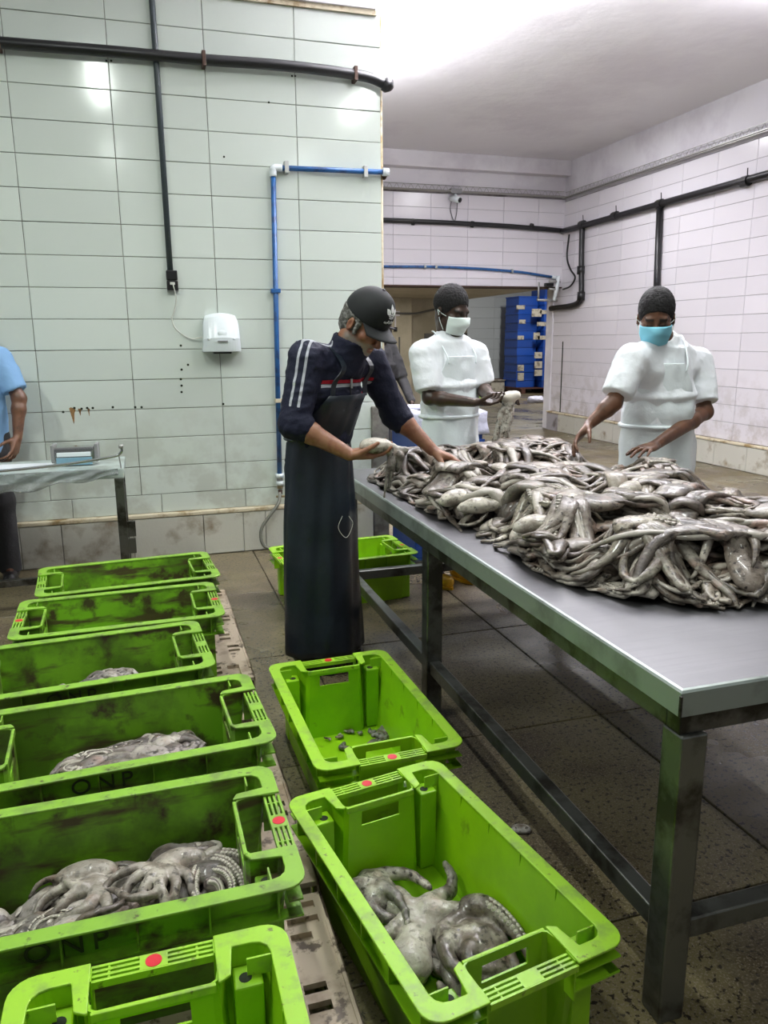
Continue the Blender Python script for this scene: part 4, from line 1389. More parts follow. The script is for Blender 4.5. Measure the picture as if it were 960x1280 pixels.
def add_head(S, c, R, neck, neck_r=0.054, sc=1.0):
    """A face with brow, sockets, lids, nose, lips, chin and ears, facing R[1]."""
    c = np.asarray(c, float)

    def P(x, y, z):
        return c + sc * (x * R[0] + y * R[1] + z * R[2])
    e = lambda x, y, z, rx, ry, rz, k=0.015, op='u': S.ell(P(x, y, z), np.array((rx, ry, rz)) * sc, R, k * sc, op)
    n = lambda a, b, ra, rb, k=0.012: S.cone(P(*a), P(*b), ra * sc, rb * sc, k * sc)
    e(0, -0.012, 0.030, 0.076, 0.096, 0.088)
    e(0, 0.026, -0.030, 0.062, 0.066, 0.082, 0.02)
    n((-0.045, 0.0, -0.062), (-0.018, 0.062, -0.098), 0.024, 0.021, 0.02)
    n((0.045, 0.0, -0.062), (0.018, 0.062, -0.098), 0.024, 0.021, 0.02)
    e(0, 0.070, -0.100, 0.024, 0.019, 0.018, 0.016)
    e(0, 0.055, -0.070, 0.038, 0.034, 0.036, 0.02)
    n((-0.036, 0.076, 0.018), (0.036, 0.076, 0.018), 0.0135, 0.0135, 0.014)
    for x in (-1, 1):
        e(x * 0.046, 0.058, -0.026, 0.022, 0.022, 0.020, 0.016)
        e(x * 0.031, 0.098, -0.003, 0.017, 0.016, 0.012, 0.012, 's')
        e(x * 0.031, 0.073, -0.004, 0.0155, 0.0155, 0.0145, 0.003)
        n((x * 0.018, 0.088, -0.008), (x * 0.044, 0.083, -0.009), 0.0025, 0.0025, 0.003)
        # ears
        Re = np.stack([unit(R[0] + x * -0.25 * R[1]), unit(R[1] + x * 0.25 * R[0]), R[2]])
        S.ell(P(x * 0.079, -0.012, -0.012), np.array((0.009, 0.019, 0.032)) * sc, Re, 0.006 * sc)
        S.ell(P(x * 0.088, -0.008, -0.008), np.array((0.006, 0.009, 0.018)) * sc, Re, 0.004 * sc, 's')
    n((0, 0.090, 0.006), (0, 0.113, -0.034), 0.0085, 0.0115, 0.010)
    e(0, 0.112, -0.040, 0.0125, 0.012, 0.010, 0.008)
    for x in (-1, 1):
        e(x * 0.013, 0.101, -0.043, 0.0085, 0.010, 0.008, 0.005)
    e(0, 0.090, -0.066, 0.022, 0.010, 0.0055, 0.005)
    e(0, 0.088, -0.077, 0.019, 0.010, 0.006, 0.005)
    S.cone(P(0, -0.030, -0.05), np.asarray(neck, float), neck_r * sc, (neck_r + 0.006) * sc, 0.03)
    return P


def hand_points(w, d, n, hand, curl, spread=0.10, thumb=(0.55, 0.75, 0.35), thumb_curl=0.35, sc=1.0):
    d = unit(d)
    n = unit(np.asarray(n, float) - d * (np.asarray(n) @ d))
    s = np.cross(d, n) * (1 if hand == 'R' else -1)
    w = np.asarray(w, float)
    out = []
    offs = (0.031, 0.0105, -0.0105, -0.030)
    reach = (0.090, 0.094, 0.089, 0.080)
    lens = ((0.043, 0.025, 0.021), (0.047, 0.029, 0.022), (0.043, 0.027, 0.021), (0.034, 0.020, 0.018))
    for i in range(4):
        m = w + (d * reach[i] + s * offs[i] - n * 0.004) * sc
        ax = unit(d + s * spread * (1.5 - i))
        ch = [m]
        a = 0
        cu = curl[i] if isinstance(curl[i], (tuple, list)) else (curl[i],) * 3
        for L, c_ in zip(lens[i], cu):
            a += c_
            m = m + (ax * math.cos(a) + n * math.sin(a)) * L * sc
            ch.append(m)
        out.append(ch)
    t0 = w + (d * 0.022 + s * 0.026 + n * 0.010) * sc
    td = unit(d * thumb[0] + s * thumb[1] + n * thumb[2])
    t1 = t0 + td * 0.043 * sc
    td2 = unit(td + (d * 0.6 - s * 0.5 + n * 0.3) * thumb_curl)
    t2 = t1 + td2 * 0.033 * sc
    td3 = unit(td2 + (d * 0.6 - s * 0.6 + n * 0.2) * thumb_curl)
    t3 = t2 + td3 * 0.026 * sc
    return w, d, n, s, out, (t0, t1, t2, t3)


def add_hand(S, w, d, n, hand, curl, sc=1.0, **kw):
    w, d, n, s, fs, th = hand_points(w, d, n, hand, curl, sc=sc, **kw)
    R = np.stack([s, d, n])
    S.ell(w + d * 0.052 * sc, np.array((0.040, 0.056, 0.0155)) * sc, R, 0.012)
    for i, ch in enumerate(fs):
        S.cone(w + (d * 0.005 + s * (0.018, 0.006, -0.006, -0.017)[i]) * sc, ch[0], 0.0135 * sc, 0.0108 * sc, 0.012)
    S.ell(w + (d * 0.035 + s * 0.026 + n * 0.012) * sc, np.array((0.016, 0.030, 0.014)) * sc, R, 0.012)
    for i, ch in enumerate(fs):
        r0 = (0.0092, 0.0096, 0.0090, 0.0080)[i] * sc
        for j in range(3):
            S.cone(ch[j], ch[j + 1], r0 * (1 - 0.07 * j), r0 * (0.95 - 0.09 * j), 0.0025)
        S.ell(ch[1], (r0 * 1.06,) * 3, None, 0.002)
    S.cone(th[0], th[1], 0.0150 * sc, 0.0115 * sc, 0.010)
    S.cone(th[1], th[2], 0.0112 * sc, 0.0100 * sc, 0.003)
    S.cone(th[2], th[3], 0.0100 * sc, 0.0080 * sc, 0.003)
    return fs, th


def add_arm(S, sh, el, wr, r=(0.052, 0.041, 0.026), k=0.02):
    sh, el, wr = (np.asarray(x, float) for x in (sh, el, wr))
    S.cone(sh, el, r[0], r[1] * 0.93, k)
    m = el * 0.72 + wr * 0.28
    S.cone(el, m, r[1] * 0.93, r[1], k)
    S.cone(m, wr, r[1], r[2], k)
    S.ell(el, (r[1] * 0.98,) * 3, None, k)


def add_torso_core(S, pelvis, chest, neck, shR, shL, scale=0.86):
    u = unit(np.asarray(shR) - np.asarray(shL))
    p, c, n = (np.asarray(x, float) for x in (pelvis, chest, neck))
    S.slab(p, c, (0.145 * scale, 0.10 * scale), (0.16 * scale, 0.11 * scale), u, 0.03)
    S.slab(c, n - V(0, 0, 0.05), (0.16 * scale, 0.11 * scale), (0.10 * scale, 0.07 * scale), u, 0.03)
    S.cone(shR, shL, 0.034, 0.034, 0.03)


def add_leg(S, hip, knee, ankle, toe, scale=0.9):
    S.cone(hip, knee, 0.082 * scale, 0.056 * scale, 0.03)
    m = np.asarray(knee) * 0.7 + np.asarray(ankle) * 0.3
    S.cone(knee, m, 0.054 * scale, 0.055 * scale, 0.02)
    S.cone(m, ankle, 0.055 * scale, 0.036 * scale, 0.02)
    S.cone(ankle, toe, 0.036 * scale, 0.03 * scale, 0.02)


def local(v, c, R):
    return (v - np.asarray(c)) @ np.asarray(R).T


def boot(name, ankle, toe, m, parent, base, h=0.30, r=0.058):
    a, t = np.asarray(ankle, float), np.asarray(toe, float)
    top = V(a[0], a[1], h)
    S = SDF(np.minimum(np.minimum(a, t), top) - 0.12, np.maximum(np.maximum(a, t), top) + 0.12, 0.007)
    S.cone(V(a[0], a[1], 0.06), top, r * 0.86, r, 0.02)
    d = unit((t - a) * V(1, 1, 0))
    S.cone(V(a[0], a[1], 0.045) - d * 0.025, V(t[0], t[1], 0.04), 0.045, 0.040, 0.03)
    S.half((0, 0, 0.004), (0, 0, -1))
    S.half((0, 0, h), (0, 0, 1))
    o = soft(name, S.surface(1), m, parent, base)
    sl = MB()
    s_ = np.cross(d, V(0, 0, 1))
    pts = []
    for k in range(18):
        q = 2 * math.pi * k / 18
        c_ = (a + t) / 2
        L = np.linalg.norm((t - a)[:2]) / 2 + 0.055
        p = c_ + d * (L * math.cos(q) - 0.01) + s_ * 0.048 * math.sin(q)
        pts.append((p[0] - base[0], p[1] - base[1]))
    sl.prism(pts[::-1], 0.0, 0.016)
    sl.build('sole', m if m != MT['boot_black'] else MT['boot_black'], o)
    return o


def simple_legs(pel, toe_dir, stance=0.095, side=None):
    toe_dir = unit(toe_dir)
    side = unit(np.cross(toe_dir, V(0, 0, 1))) if side is None else side
    L = []
    for s_ in (1, -1):
        hip = V(*pel) + side * 0.085 * s_
        an = V(pel[0], pel[1], 0.08) + side * stance * s_
        kn = (hip + an) / 2 + toe_dir * 0.02 + V(0, 0, 0.02)
        L.append((hip, kn, an, an + toe_dir * 0.14 + V(0, 0, -0.04)))
    return L


def trousers(rig, legs, pel, u, m, parent, r=1.0, hem=0.10, amp=0.006, seed=3, depth=0.12):
    S = rig.field(0.009)
    for hip, kn, an, toe in legs:
        a2 = V(an[0], an[1], hem)
        S.cone(hip, kn, 0.096 * r, 0.074 * r, 0.03)
        S.cone(kn, a2, 0.074 * r, 0.064 * r, 0.03)
    S.slab(V(*pel) - V(0, 0, 0.10), V(*pel) + V(0, 0, 0.10), (0.165 * r, depth * r), (0.155 * r, depth * r * 0.95), u, 0.04)
    S.half((0, 0, hem), (0, 0, -1))
    v, q = S.surface(1)
    v = wrinkle(v, q, amp, 9, seed, (1, 1, 0.6))
    return soft('trousers', (v, q), m, parent, rig.base)


# ---------------------------------------------------------------- the man in cap, track jacket and apron
mb = V(0.745, 3.385, 0)
man = thing('person', 'man in black cap, navy track jacket and long rubber apron sorting octopus', 'person', tuple(mb))
rig = Rig(mb, pad=0.80)
pelv = V(0.725, 3.42, 0.93)
chest = V(0.785, 3.375, 1.26)
neck = V(0.835, 3.335, 1.435)
TF = unit(V(0.52, -0.85, 0))                 # the way the chest faces
TR = unit(np.cross(TF, V(0, 0, 1)))          # his right
shR = at(383, 449, 3.27)
shL = at(462, 452, 3.46)
elR = at(368, 530, 3.20)
elL = at(494, 518, 3.47)
wrR = at(437, 568, 3.11)
wrL = at(541, 563, 3.36)
hc = at(456, 404, 3.27)
HF = unit(V(0.50, -0.66, -0.62))
HR = basis(HF)
S = rig.field(0.0045)
add_head(S, hc, HR, neck - V(0, 0, 0.02), 0.056)
add_torso_core(S, pelv, chest, neck, shR, shL)
add_arm(S, shR, elR, wrR, (0.052, 0.045, 0.0275))
add_arm(S, shL, elL, wrL, (0.052, 0.045, 0.0275))
fsR, thR = add_hand(S, wrR, unit(V(0.96, 0.05, 0.03)), unit(V(0.05, -0.30, 0.95)), 'R', [(0.25, 0.35, 0.3), (0.25, 0.4, 0.35), (0.3, 0.45, 0.4), (0.35, 0.5, 0.4)],
                    thumb=(0.72, 0.42, 0.55), thumb_curl=0.25, sc=1.02)
fsL, thL = add_hand(S, wrL, unit(V(0.78, -0.20, -0.36)), unit(V(-0.35, 0.10, -0.93)), 'L', [(0.10, 0.32, 0.25), (0.10, 0.38, 0.3), (0.18, 0.45, 0.3), (0.25, 0.5, 0.3)],
                    spread=0.20, thumb=(0.62, 0.62, 0.40), thumb_curl=0.2, sc=1.02)
legs = simple_legs(pelv, TF)
for L in legs:
    add_leg(S, *L)
v, q = S.surface(1)
o = soft('body', (v, q), MT['skin_tan'], man, mb)
lv = local(v, hc, HR)
bn = vnoise(v, 160, 2) * 0.25 + vnoise(v, 60, 3) * 0.25
jaw = np.clip((-0.040 - lv[:, 2]) / 0.02, 0, 1) * np.clip((lv[:, 1] + 0.035) / 0.03, 0, 1)
jaw *= np.clip((np.abs(lv[:, 0]) - 0.012 + np.clip((-0.086 - lv[:, 2]) / 0.01, 0, 1) * 0.05 + (lv[:, 2] > -0.058) * 0.03) / 0.012, 0, 1)
jaw = np.maximum(jaw, ((lv[:, 2] > -0.062) & (lv[:, 2] < -0.047) & (np.abs(lv[:, 0]) < 0.03) & (lv[:, 1] > 0.07)) * 0.8)
headm = (np.linalg.norm(lv, axis=1) < 0.17) & (lv[:, 2] > -0.125)
attr(o.data, 'beard', np.clip(jaw * (0.85 + bn), 0, 0.95) * headm)
attr(o.data, 'lip', ((np.abs(lv[:, 2] + 0.071) < 0.010) & (np.abs(lv[:, 0]) < 0.022) & (lv[:, 1] > 0.08)) * 0.7)
attr(o.data, 'brow', ((np.abs(lv[:, 2] - 0.021 + 0.1 * (np.abs(lv[:, 0]) - 0.03) ** 1) < 0.006) & (np.abs(np.abs(lv[:, 0]) - 0.032) < 0.020) & (lv[:, 1] > 0.06)) * 0.8
     + ((np.abs(lv[:, 2] + 0.0095) < 0.0025) & (np.abs(np.abs(lv[:, 0]) - 0.031) < 0.015) & (lv[:, 1] > 0.06)) * 0.7)

# jacket
S = rig.field(0.006)
S.slab(pelv + V(0, 0, 0.02), V(0.75, 3.40, 1.10), (0.152, 0.112), (0.152, 0.115), TR, 0.04)
S.slab(V(0.75, 3.40, 1.10), chest + V(0, 0, 0.03), (0.152, 0.115), (0.172, 0.128), TR, 0.04)
S.slab(chest + V(0, 0, 0.03), neck - V(0, 0, 0.035), (0.172, 0.125), (0.105, 0.082), TR, 0.05)
S.cone(shR, shL, 0.066, 0.066, 0.05)
for sh, el, wr in ((shR, elR, wrR), (shL, elL, wrL)):
    S.cone(sh, el, 0.074, 0.060, 0.035)
    tip = el + (wr - el) * 0.14
    S.cone(el, tip, 0.062, 0.060, 0.02)
    fd = unit(wr - el)
    S.slab(el - fd * 0.015, el + fd * 0.035, (0.066, 0.066), (0.064, 0.064), np.cross(fd, V(0, 0, 1)), 0.006)
    S.slab(el + fd * 0.030, el + fd * 0.062, (0.062, 0.062), (0.058, 0.058), np.cross(fd, V(0, 0, 1)), 0.003)
ncd = unit(hc - neck)
S.slab(neck - V(0, 0, 0.06), neck + ncd * 0.085, (0.092, 0.086), (0.082, 0.080), TR, 0.02)
S.slab(neck + ncd * 0.03, neck + ncd * 0.13, (0.066, 0.064), (0.078, 0.075), TR, 0.004, 's')
S.ell(neck + ncd * 0.115 + TF * 0.085, (0.085, 0.07, 0.062), np.stack([TR, TF, V(0, 0, 1)]), 0.006, 's')
v, q = S.surface(1)
n0 = v.copy()
arm_t = np.clip(((v - shR) @ unit(elR - shR)) / np.linalg.norm(elR - shR), 0, 1.3)
v = wrinkle(v, q, 0.006, 13, 5, (1, 1, 1.6))
v = wrinkle(v, q, 0.0025, 34, 8)
o = soft('jacket', (v, q), MT['navy'], man, mb)
# stripes: two pale bands down the right sleeve from the collar; red over pale across the chest
ax = unit(elR - shR)
out = unit(unit(-TF * -0.55 + TR * 0.8) - ax * (unit(-TF * -0.55 + TR * 0.8) @ ax))
bi = np.cross(ax, out)
rel = n0 - shR
along = rel @ ax
sd = rel @ bi
fr = rel @ out
sleeve = (along > -0.02) & (along < 0.225) & (fr > 0.0) & (np.linalg.norm(rel - along[:, None] * ax, axis=1) < 0.11)
topsh = (along <= -0.02) | ((fr > -0.2) & (along < 0.02) & (n0[:, 2] > shR[2] + 0.0))
band = np.minimum(0.0052 - np.abs(np.abs(sd + 0.0) - 0.0165), np.minimum(0.225 - along, fr))
band = np.where(along < 0.23, band, -1)
# over the shoulder the bands run to the collar
nd_ = unit((neck - shR) * V(1, 1, 0))
ld_ = np.cross(nd_, V(0, 0, 1))
r2_ = n0 - shR
lat2, run = r2_ @ ld_, r2_ @ nd_
top_ = (r2_[:, 2] > 0.028 - 0.0 * run) & (run > -0.035) & (run < 0.125) & (np.abs(lat2) < 0.05)
band_sh = np.where(top_, 0.0052 - np.abs(np.abs(lat2 - 0.006) - 0.0165), -1)
pale = np.maximum(band, band_sh)
front = (n0 - chest) @ TF
lat = (n0 - chest) @ TR
zc = n0[:, 2] - (chest[2] + 0.058) + 0.0
okf = np.minimum(np.minimum(front - 0.02, 0.175 - np.abs(lat + 0.02)), 0.02)
onarm = (n0 - shR) @ ax > 0.03
onchest = np.minimum(okf, np.where(np.linalg.norm((n0 - shR) - ((n0 - shR) @ ax)[:, None] * ax, axis=1) < 0.078, -1, 1))
red = np.minimum(0.0075 - np.abs(zc - 0.0085), onchest)
pl_ = np.minimum(0.0068 - np.abs(zc + 0.0085), onchest)
left = lat < -0.10
red2 = np.where(left, np.minimum(0.006 - np.abs(zc + 0.050), onchest), -1)
pl2 = np.where(left, np.minimum(0.006 - np.abs(zc + 0.068), onchest), -1)
attr(o.data, 'stripe_red', np.maximum(red, red2))
attr(o.data, 'stripe_pale', np.maximum(np.maximum(pale, pl_), pl2))
# zip and puller
zp = [neck + TF * 0.083 + V(0, 0, 0.03), neck + TF * 0.092 + V(0, 0, -0.05), chest + TF * 0.136 + V(0, 0, 0.07), chest + TF * 0.134 + V(0, 0, -0.02)]
MB().tube(smooth_path(zp, 16) - mb, 0.0032, 6).build('zip', MT['black_pl'], man)
p = chest + TF * 0.139 + V(0, 0, 0.065) - mb
MB().box((-0.004, -0.004, -0.028), (0.004, 0.004, 0.012)).build('zip_pull', MT['galv'], man, tuple(p))

trousers(rig, legs, pelv, TR, MT['dark_trouser'], man, 0.80, 0.10)
for L in legs:
    boot('boot', L[2], L[3], MT['boot_black'], man, mb, 0.30)

# apron: bib and skirt wrap the front of the body as one sheet
rows = []
NU, NV = 44, 40
for j in range(NV + 1):
    t = j / NV
    z = 1.27 - t * (1.27 - 0.085)
    if z > 1.075:
        w = (z - 1.075) / 0.195
        c = V(0.735, 3.41, 0) * (1 - w) + V(chest[0], chest[1], 0) * w
        rx, ry, span = 0.166 + 0.020 * w, 0.136 + 0.012 * w, math.radians(104 - 66 * w ** 0.6)
    else:
        w = (1.075 - z) / 0.99
        c = V(0.735 - 0.01 * w, 3.41 - 0.03 * w, 0)
        rx, ry, span = 0.158 + 0.038 * w + 0.012 * math.sin(w * 3.1), 0.124 + 0.062 * w, math.radians(104 + 16 * w)
    for i in range(NU + 1):
        a = -span + 2 * span * i / NU
        fold = 0.010 * (1 if z < 1.07 else 0) * w * math.sin(a * 5 + 0.8) + 0.004 * math.sin(a * 11 + z * 6)
        hem = 0.03 * math.sin(a * 1.3 + 0.6) * max(0, t - 0.6)
        p = c + TR * (rx + fold) * math.sin(a) + TF * (ry + fold) * math.cos(a) + V(0, 0, z + hem)
        rows.append(p)
q = [(j * (NU + 1) + i, (j + 1) * (NU + 1) + i, (j + 1) * (NU + 1) + i + 1, j * (NU + 1) + i + 1) for j in range(NV) for i in range(NU)]
rows = np.array(rows)
qa = np.array(q)
rows = wrinkle(rows, qa, 0.005, 7, 21, (1, 1, 0.5))
ap = link('apron', quad_mesh('apron', rows - mb, qa), MT['apron_rubber'], man, smooth=True)
s_ = ap.modifiers.new('thickness', 'SOLIDIFY')
s_.thickness = 0.003
# waist ties, neck straps, a loop of wire and a bright spot on the bib
belt = []
for k in range(41):
    a = 2 * math.pi * k / 40
    belt.append(V(0.735, 3.41, 1.075) + TR * 0.162 * math.sin(a) + TF * 0.128 * math.cos(a) - mb)
MB().tube(np.array(belt), 0.006, 6, False).build('waist_tie', MT['apron_rubber'], ap)
for sg, a0 in ((1, math.radians(38)), (-1, math.radians(-40))):
    top = neck + TR * 0.075 * sg + V(0, 0, 0.045)
    pth = [neck + TR * 0.06 * sg - TF * 0.075 + V(0, 0, 0.03), top, neck + TR * 0.085 * sg + TF * 0.10 + V(0, 0, -0.045), chest + TR * 0.095 * sg + TF * 0.132 + V(0, 0, 0.06), chest + TR * 0.10 * sg + TF * 0.124 + V(0, 0, 0.0)]
    pth = smooth_path(pth, 20)
    b = MB()
    vv = []
    for p in pth:
        vv += [p - TR * 0.0135 - mb, p + TR * 0.0135 - mb]
    b.add(vv, [(2 * k, 2 * k + 1, 2 * k + 3, 2 * k + 2) for k in range(len(pth) - 1)])
    o = b.build('strap', MT['apron_rubber'], ap)
    o.modifiers.new('t', 'SOLIDIFY').thickness = 0.004
lp = smooth_path([at(428, 645, 3.19) - mb, at(423, 660, 3.19) - mb, at(433, 672, 3.19) - mb, at(441, 655, 3.19) - mb, at(436, 645, 3.19) - mb], 24)
MB().tube(lp, 0.0012, 4).build('loose_thread', MT['cord'], ap)

# cap
S = SDF(hc - 0.25, hc + 0.25, 0.004)
cc_ = hc + HR[1] * -0.010 + HR[2] * 0.040
S.ell(cc_, (0.090, 0.110, 0.114), HR, 0.01)
S.ell(cc_ + HR[2] * 0.035 + HR[1] * 0.02, (0.082, 0.092, 0.090), HR, 0.02)
S.half(hc + HR[2] * 0.034 - HR[1] * 0.03, -(HR[2] + 0.06 * HR[1]))
v, q = S.surface(1)
cap = soft('cap', (v, q), MT['cap_black'], man, mb)
bv, bf = [], []
for i in range(25):
    a = math.radians(-64 + 128 * i / 24)
    inner = cc_ + HR[0] * 0.086 * math.sin(a) + HR[1] * (0.106 * math.cos(a)) - HR[2] * 0.006
    for j in range(6):
        t = j / 5
        ln = 0.078 * max(0.0, math.cos(a)) ** 0.55
        droop = 0.014 * t + 0.24 * (0.086 * math.sin(a)) ** 2 / 0.086 * (0.2 + t)
        bv.append(inner + HR[1] * ln * t + HR[0] * 0.006 * t * math.sin(a) - HR[2] * droop - mb)
for i in range(24):
    for j in range(5):
        a = i * 6 + j
        bf.append((a, a + 1, a + 7, a + 6))
o = link('brim', mesh('brim', bv, bf), MT['cap_black'], cap, smooth=True)
o.modifiers.new('t', 'SOLIDIFY').thickness = 0.004
MB().tube([cc_ + HR[2] * 0.118 + HR[1] * 0.012 - mb, cc_ + HR[2] * 0.130 + HR[1] * 0.012 - mb], [0.010, 0.007], 12).build('button', MT['cap_black'], cap, smooth=True)


def on_cap(u, w, lift=1.035):
    u, w = -u * 1.15, w * 1.15
    a, e = u / 0.104, 0.36 + w / 0.108
    d = V(math.sin(a) * math.cos(e), math.cos(a) * math.cos(e), math.sin(e))
    k = 0.09
    while k < 0.17:
        p = d * k
        if np.linalg.norm(p / V(0.090, 0.110, 0.114)) > 1.0 and np.linalg.norm((p - V(0, 0.02, 0.035)) / V(0.082, 0.092, 0.090)) > 1.0:
            break
        k += 0.0005
    p = d * (k + (lift - 1.0) * 0.05)
    return cc_ + p[0] * HR[0] + p[1] * HR[1] + p[2] * HR[2] - mb


lg = MB()



def patch(poly):
    c_ = np.mean(poly, axis=0)
    lo = [on_cap(x, y, 1.025) for x, y in poly]
    hi = [on_cap(x, y, 1.050) for x, y in poly]
    n_ = len(poly)
    lg.add(lo + hi + [on_cap(*c_, 1.052)], [(i, (i + 1) % n_, n_ + (i + 1) % n_, n_ + i) for i in range(n_)] + [(n_ + i, n_ + (i + 1) % n_, 2 * n_) for i in range(n_)])


def leaf(ang, ln, wd, base):
    pts = []
    for k in range(9):
        t = k / 8
        pts.append((wd * math.sin(math.pi * t ** 0.85) * 0.5, base + (ln - base) * t))
    for k in range(7, 0, -1):
        t = k / 8
        pts.append((-wd * math.sin(math.pi * t ** 0.85) * 0.5, base + (ln - base) * t))
    ca, sa = math.cos(ang), math.sin(ang)
    return [(x * ca + y * sa, -x * sa + y * ca + 0.012) for x, y in pts]


for ang, ln in ((0, 0.040), (0.85, 0.037), (-0.85, 0.037)):
    patch(leaf(ang, ln, 0.0165, 0.011))
for yy, hw in ((0.0185, 0.0165), (0.0130, 0.0150), (0.0075, 0.0115)):
    patch([(-hw, yy + 0.0016), (-hw * 0.3, yy + 0.0), (hw * 0.3, yy), (hw, yy + 0.0016), (hw * 0.95, yy + 0.0046), (hw * 0.3, yy + 0.0032), (-hw * 0.3, yy + 0.0032), (-hw * 0.95, yy + 0.0046)])
lg.build('logo', MT['logo_white'], cap)
fc = bpy.data.curves.new('lettering', 'FONT')
fc.body = 'adidas'
fc.size = 0.021
fc.offset = 0.0005
fc.align_x = 'CENTER'
tmp = bpy.data.objects.new('tmp', fc)
COL.objects.link(tmp)
bpy.context.view_layer.update()
me = bpy.data.meshes.new_from_object(tmp)
bpy.data.objects.remove(tmp)
for vv in me.vertices:
    vv.co = on_cap(vv.co.x, vv.co.y - 0.013, 1.05)
me.materials.clear()
o = link('lettering', me, MT['logo_white'], cap)
o.modifiers.new('t', 'SOLIDIFY').thickness = 0.0015

# hair at the back and temples
S = SDF(hc - 0.2, hc + 0.2, 0.004)
S.ell(hc + HR[1] * -0.020 + HR[2] * 0.020, (0.0845, 0.100, 0.095), HR, 0.01)
S.ell(hc + HR[1] * -0.060 - HR[2] * 0.035, (0.062, 0.050, 0.060), HR, 0.02)
S.ell(hc + HR[1] * 0.10 - HR[2] * 0.02, (0.11, 0.093, 0.16), HR, 0.008, 's')
for x in (-1, 1):
    S.ell(hc + HR[0] * 0.085 * x - HR[1] * 0.008 - HR[2] * 0.02, (0.02, 0.022, 0.042), HR, 0.004, 's')
    S.cone(hc + HR[0] * 0.070 * x + HR[1] * 0.022 + HR[2] * 0.03, hc + HR[0] * 0.070 * x + HR[1] * 0.020 - HR[2] * 0.035, 0.013, 0.008, 0.006)
S.half(hc + HR[2] * 0.06, HR[2])
v, q = S.surface(1)
v = wrinkle(v, q, 0.004, 70, 4)
soft('hair', (v, q), MT['hair_grey'], man, mb)


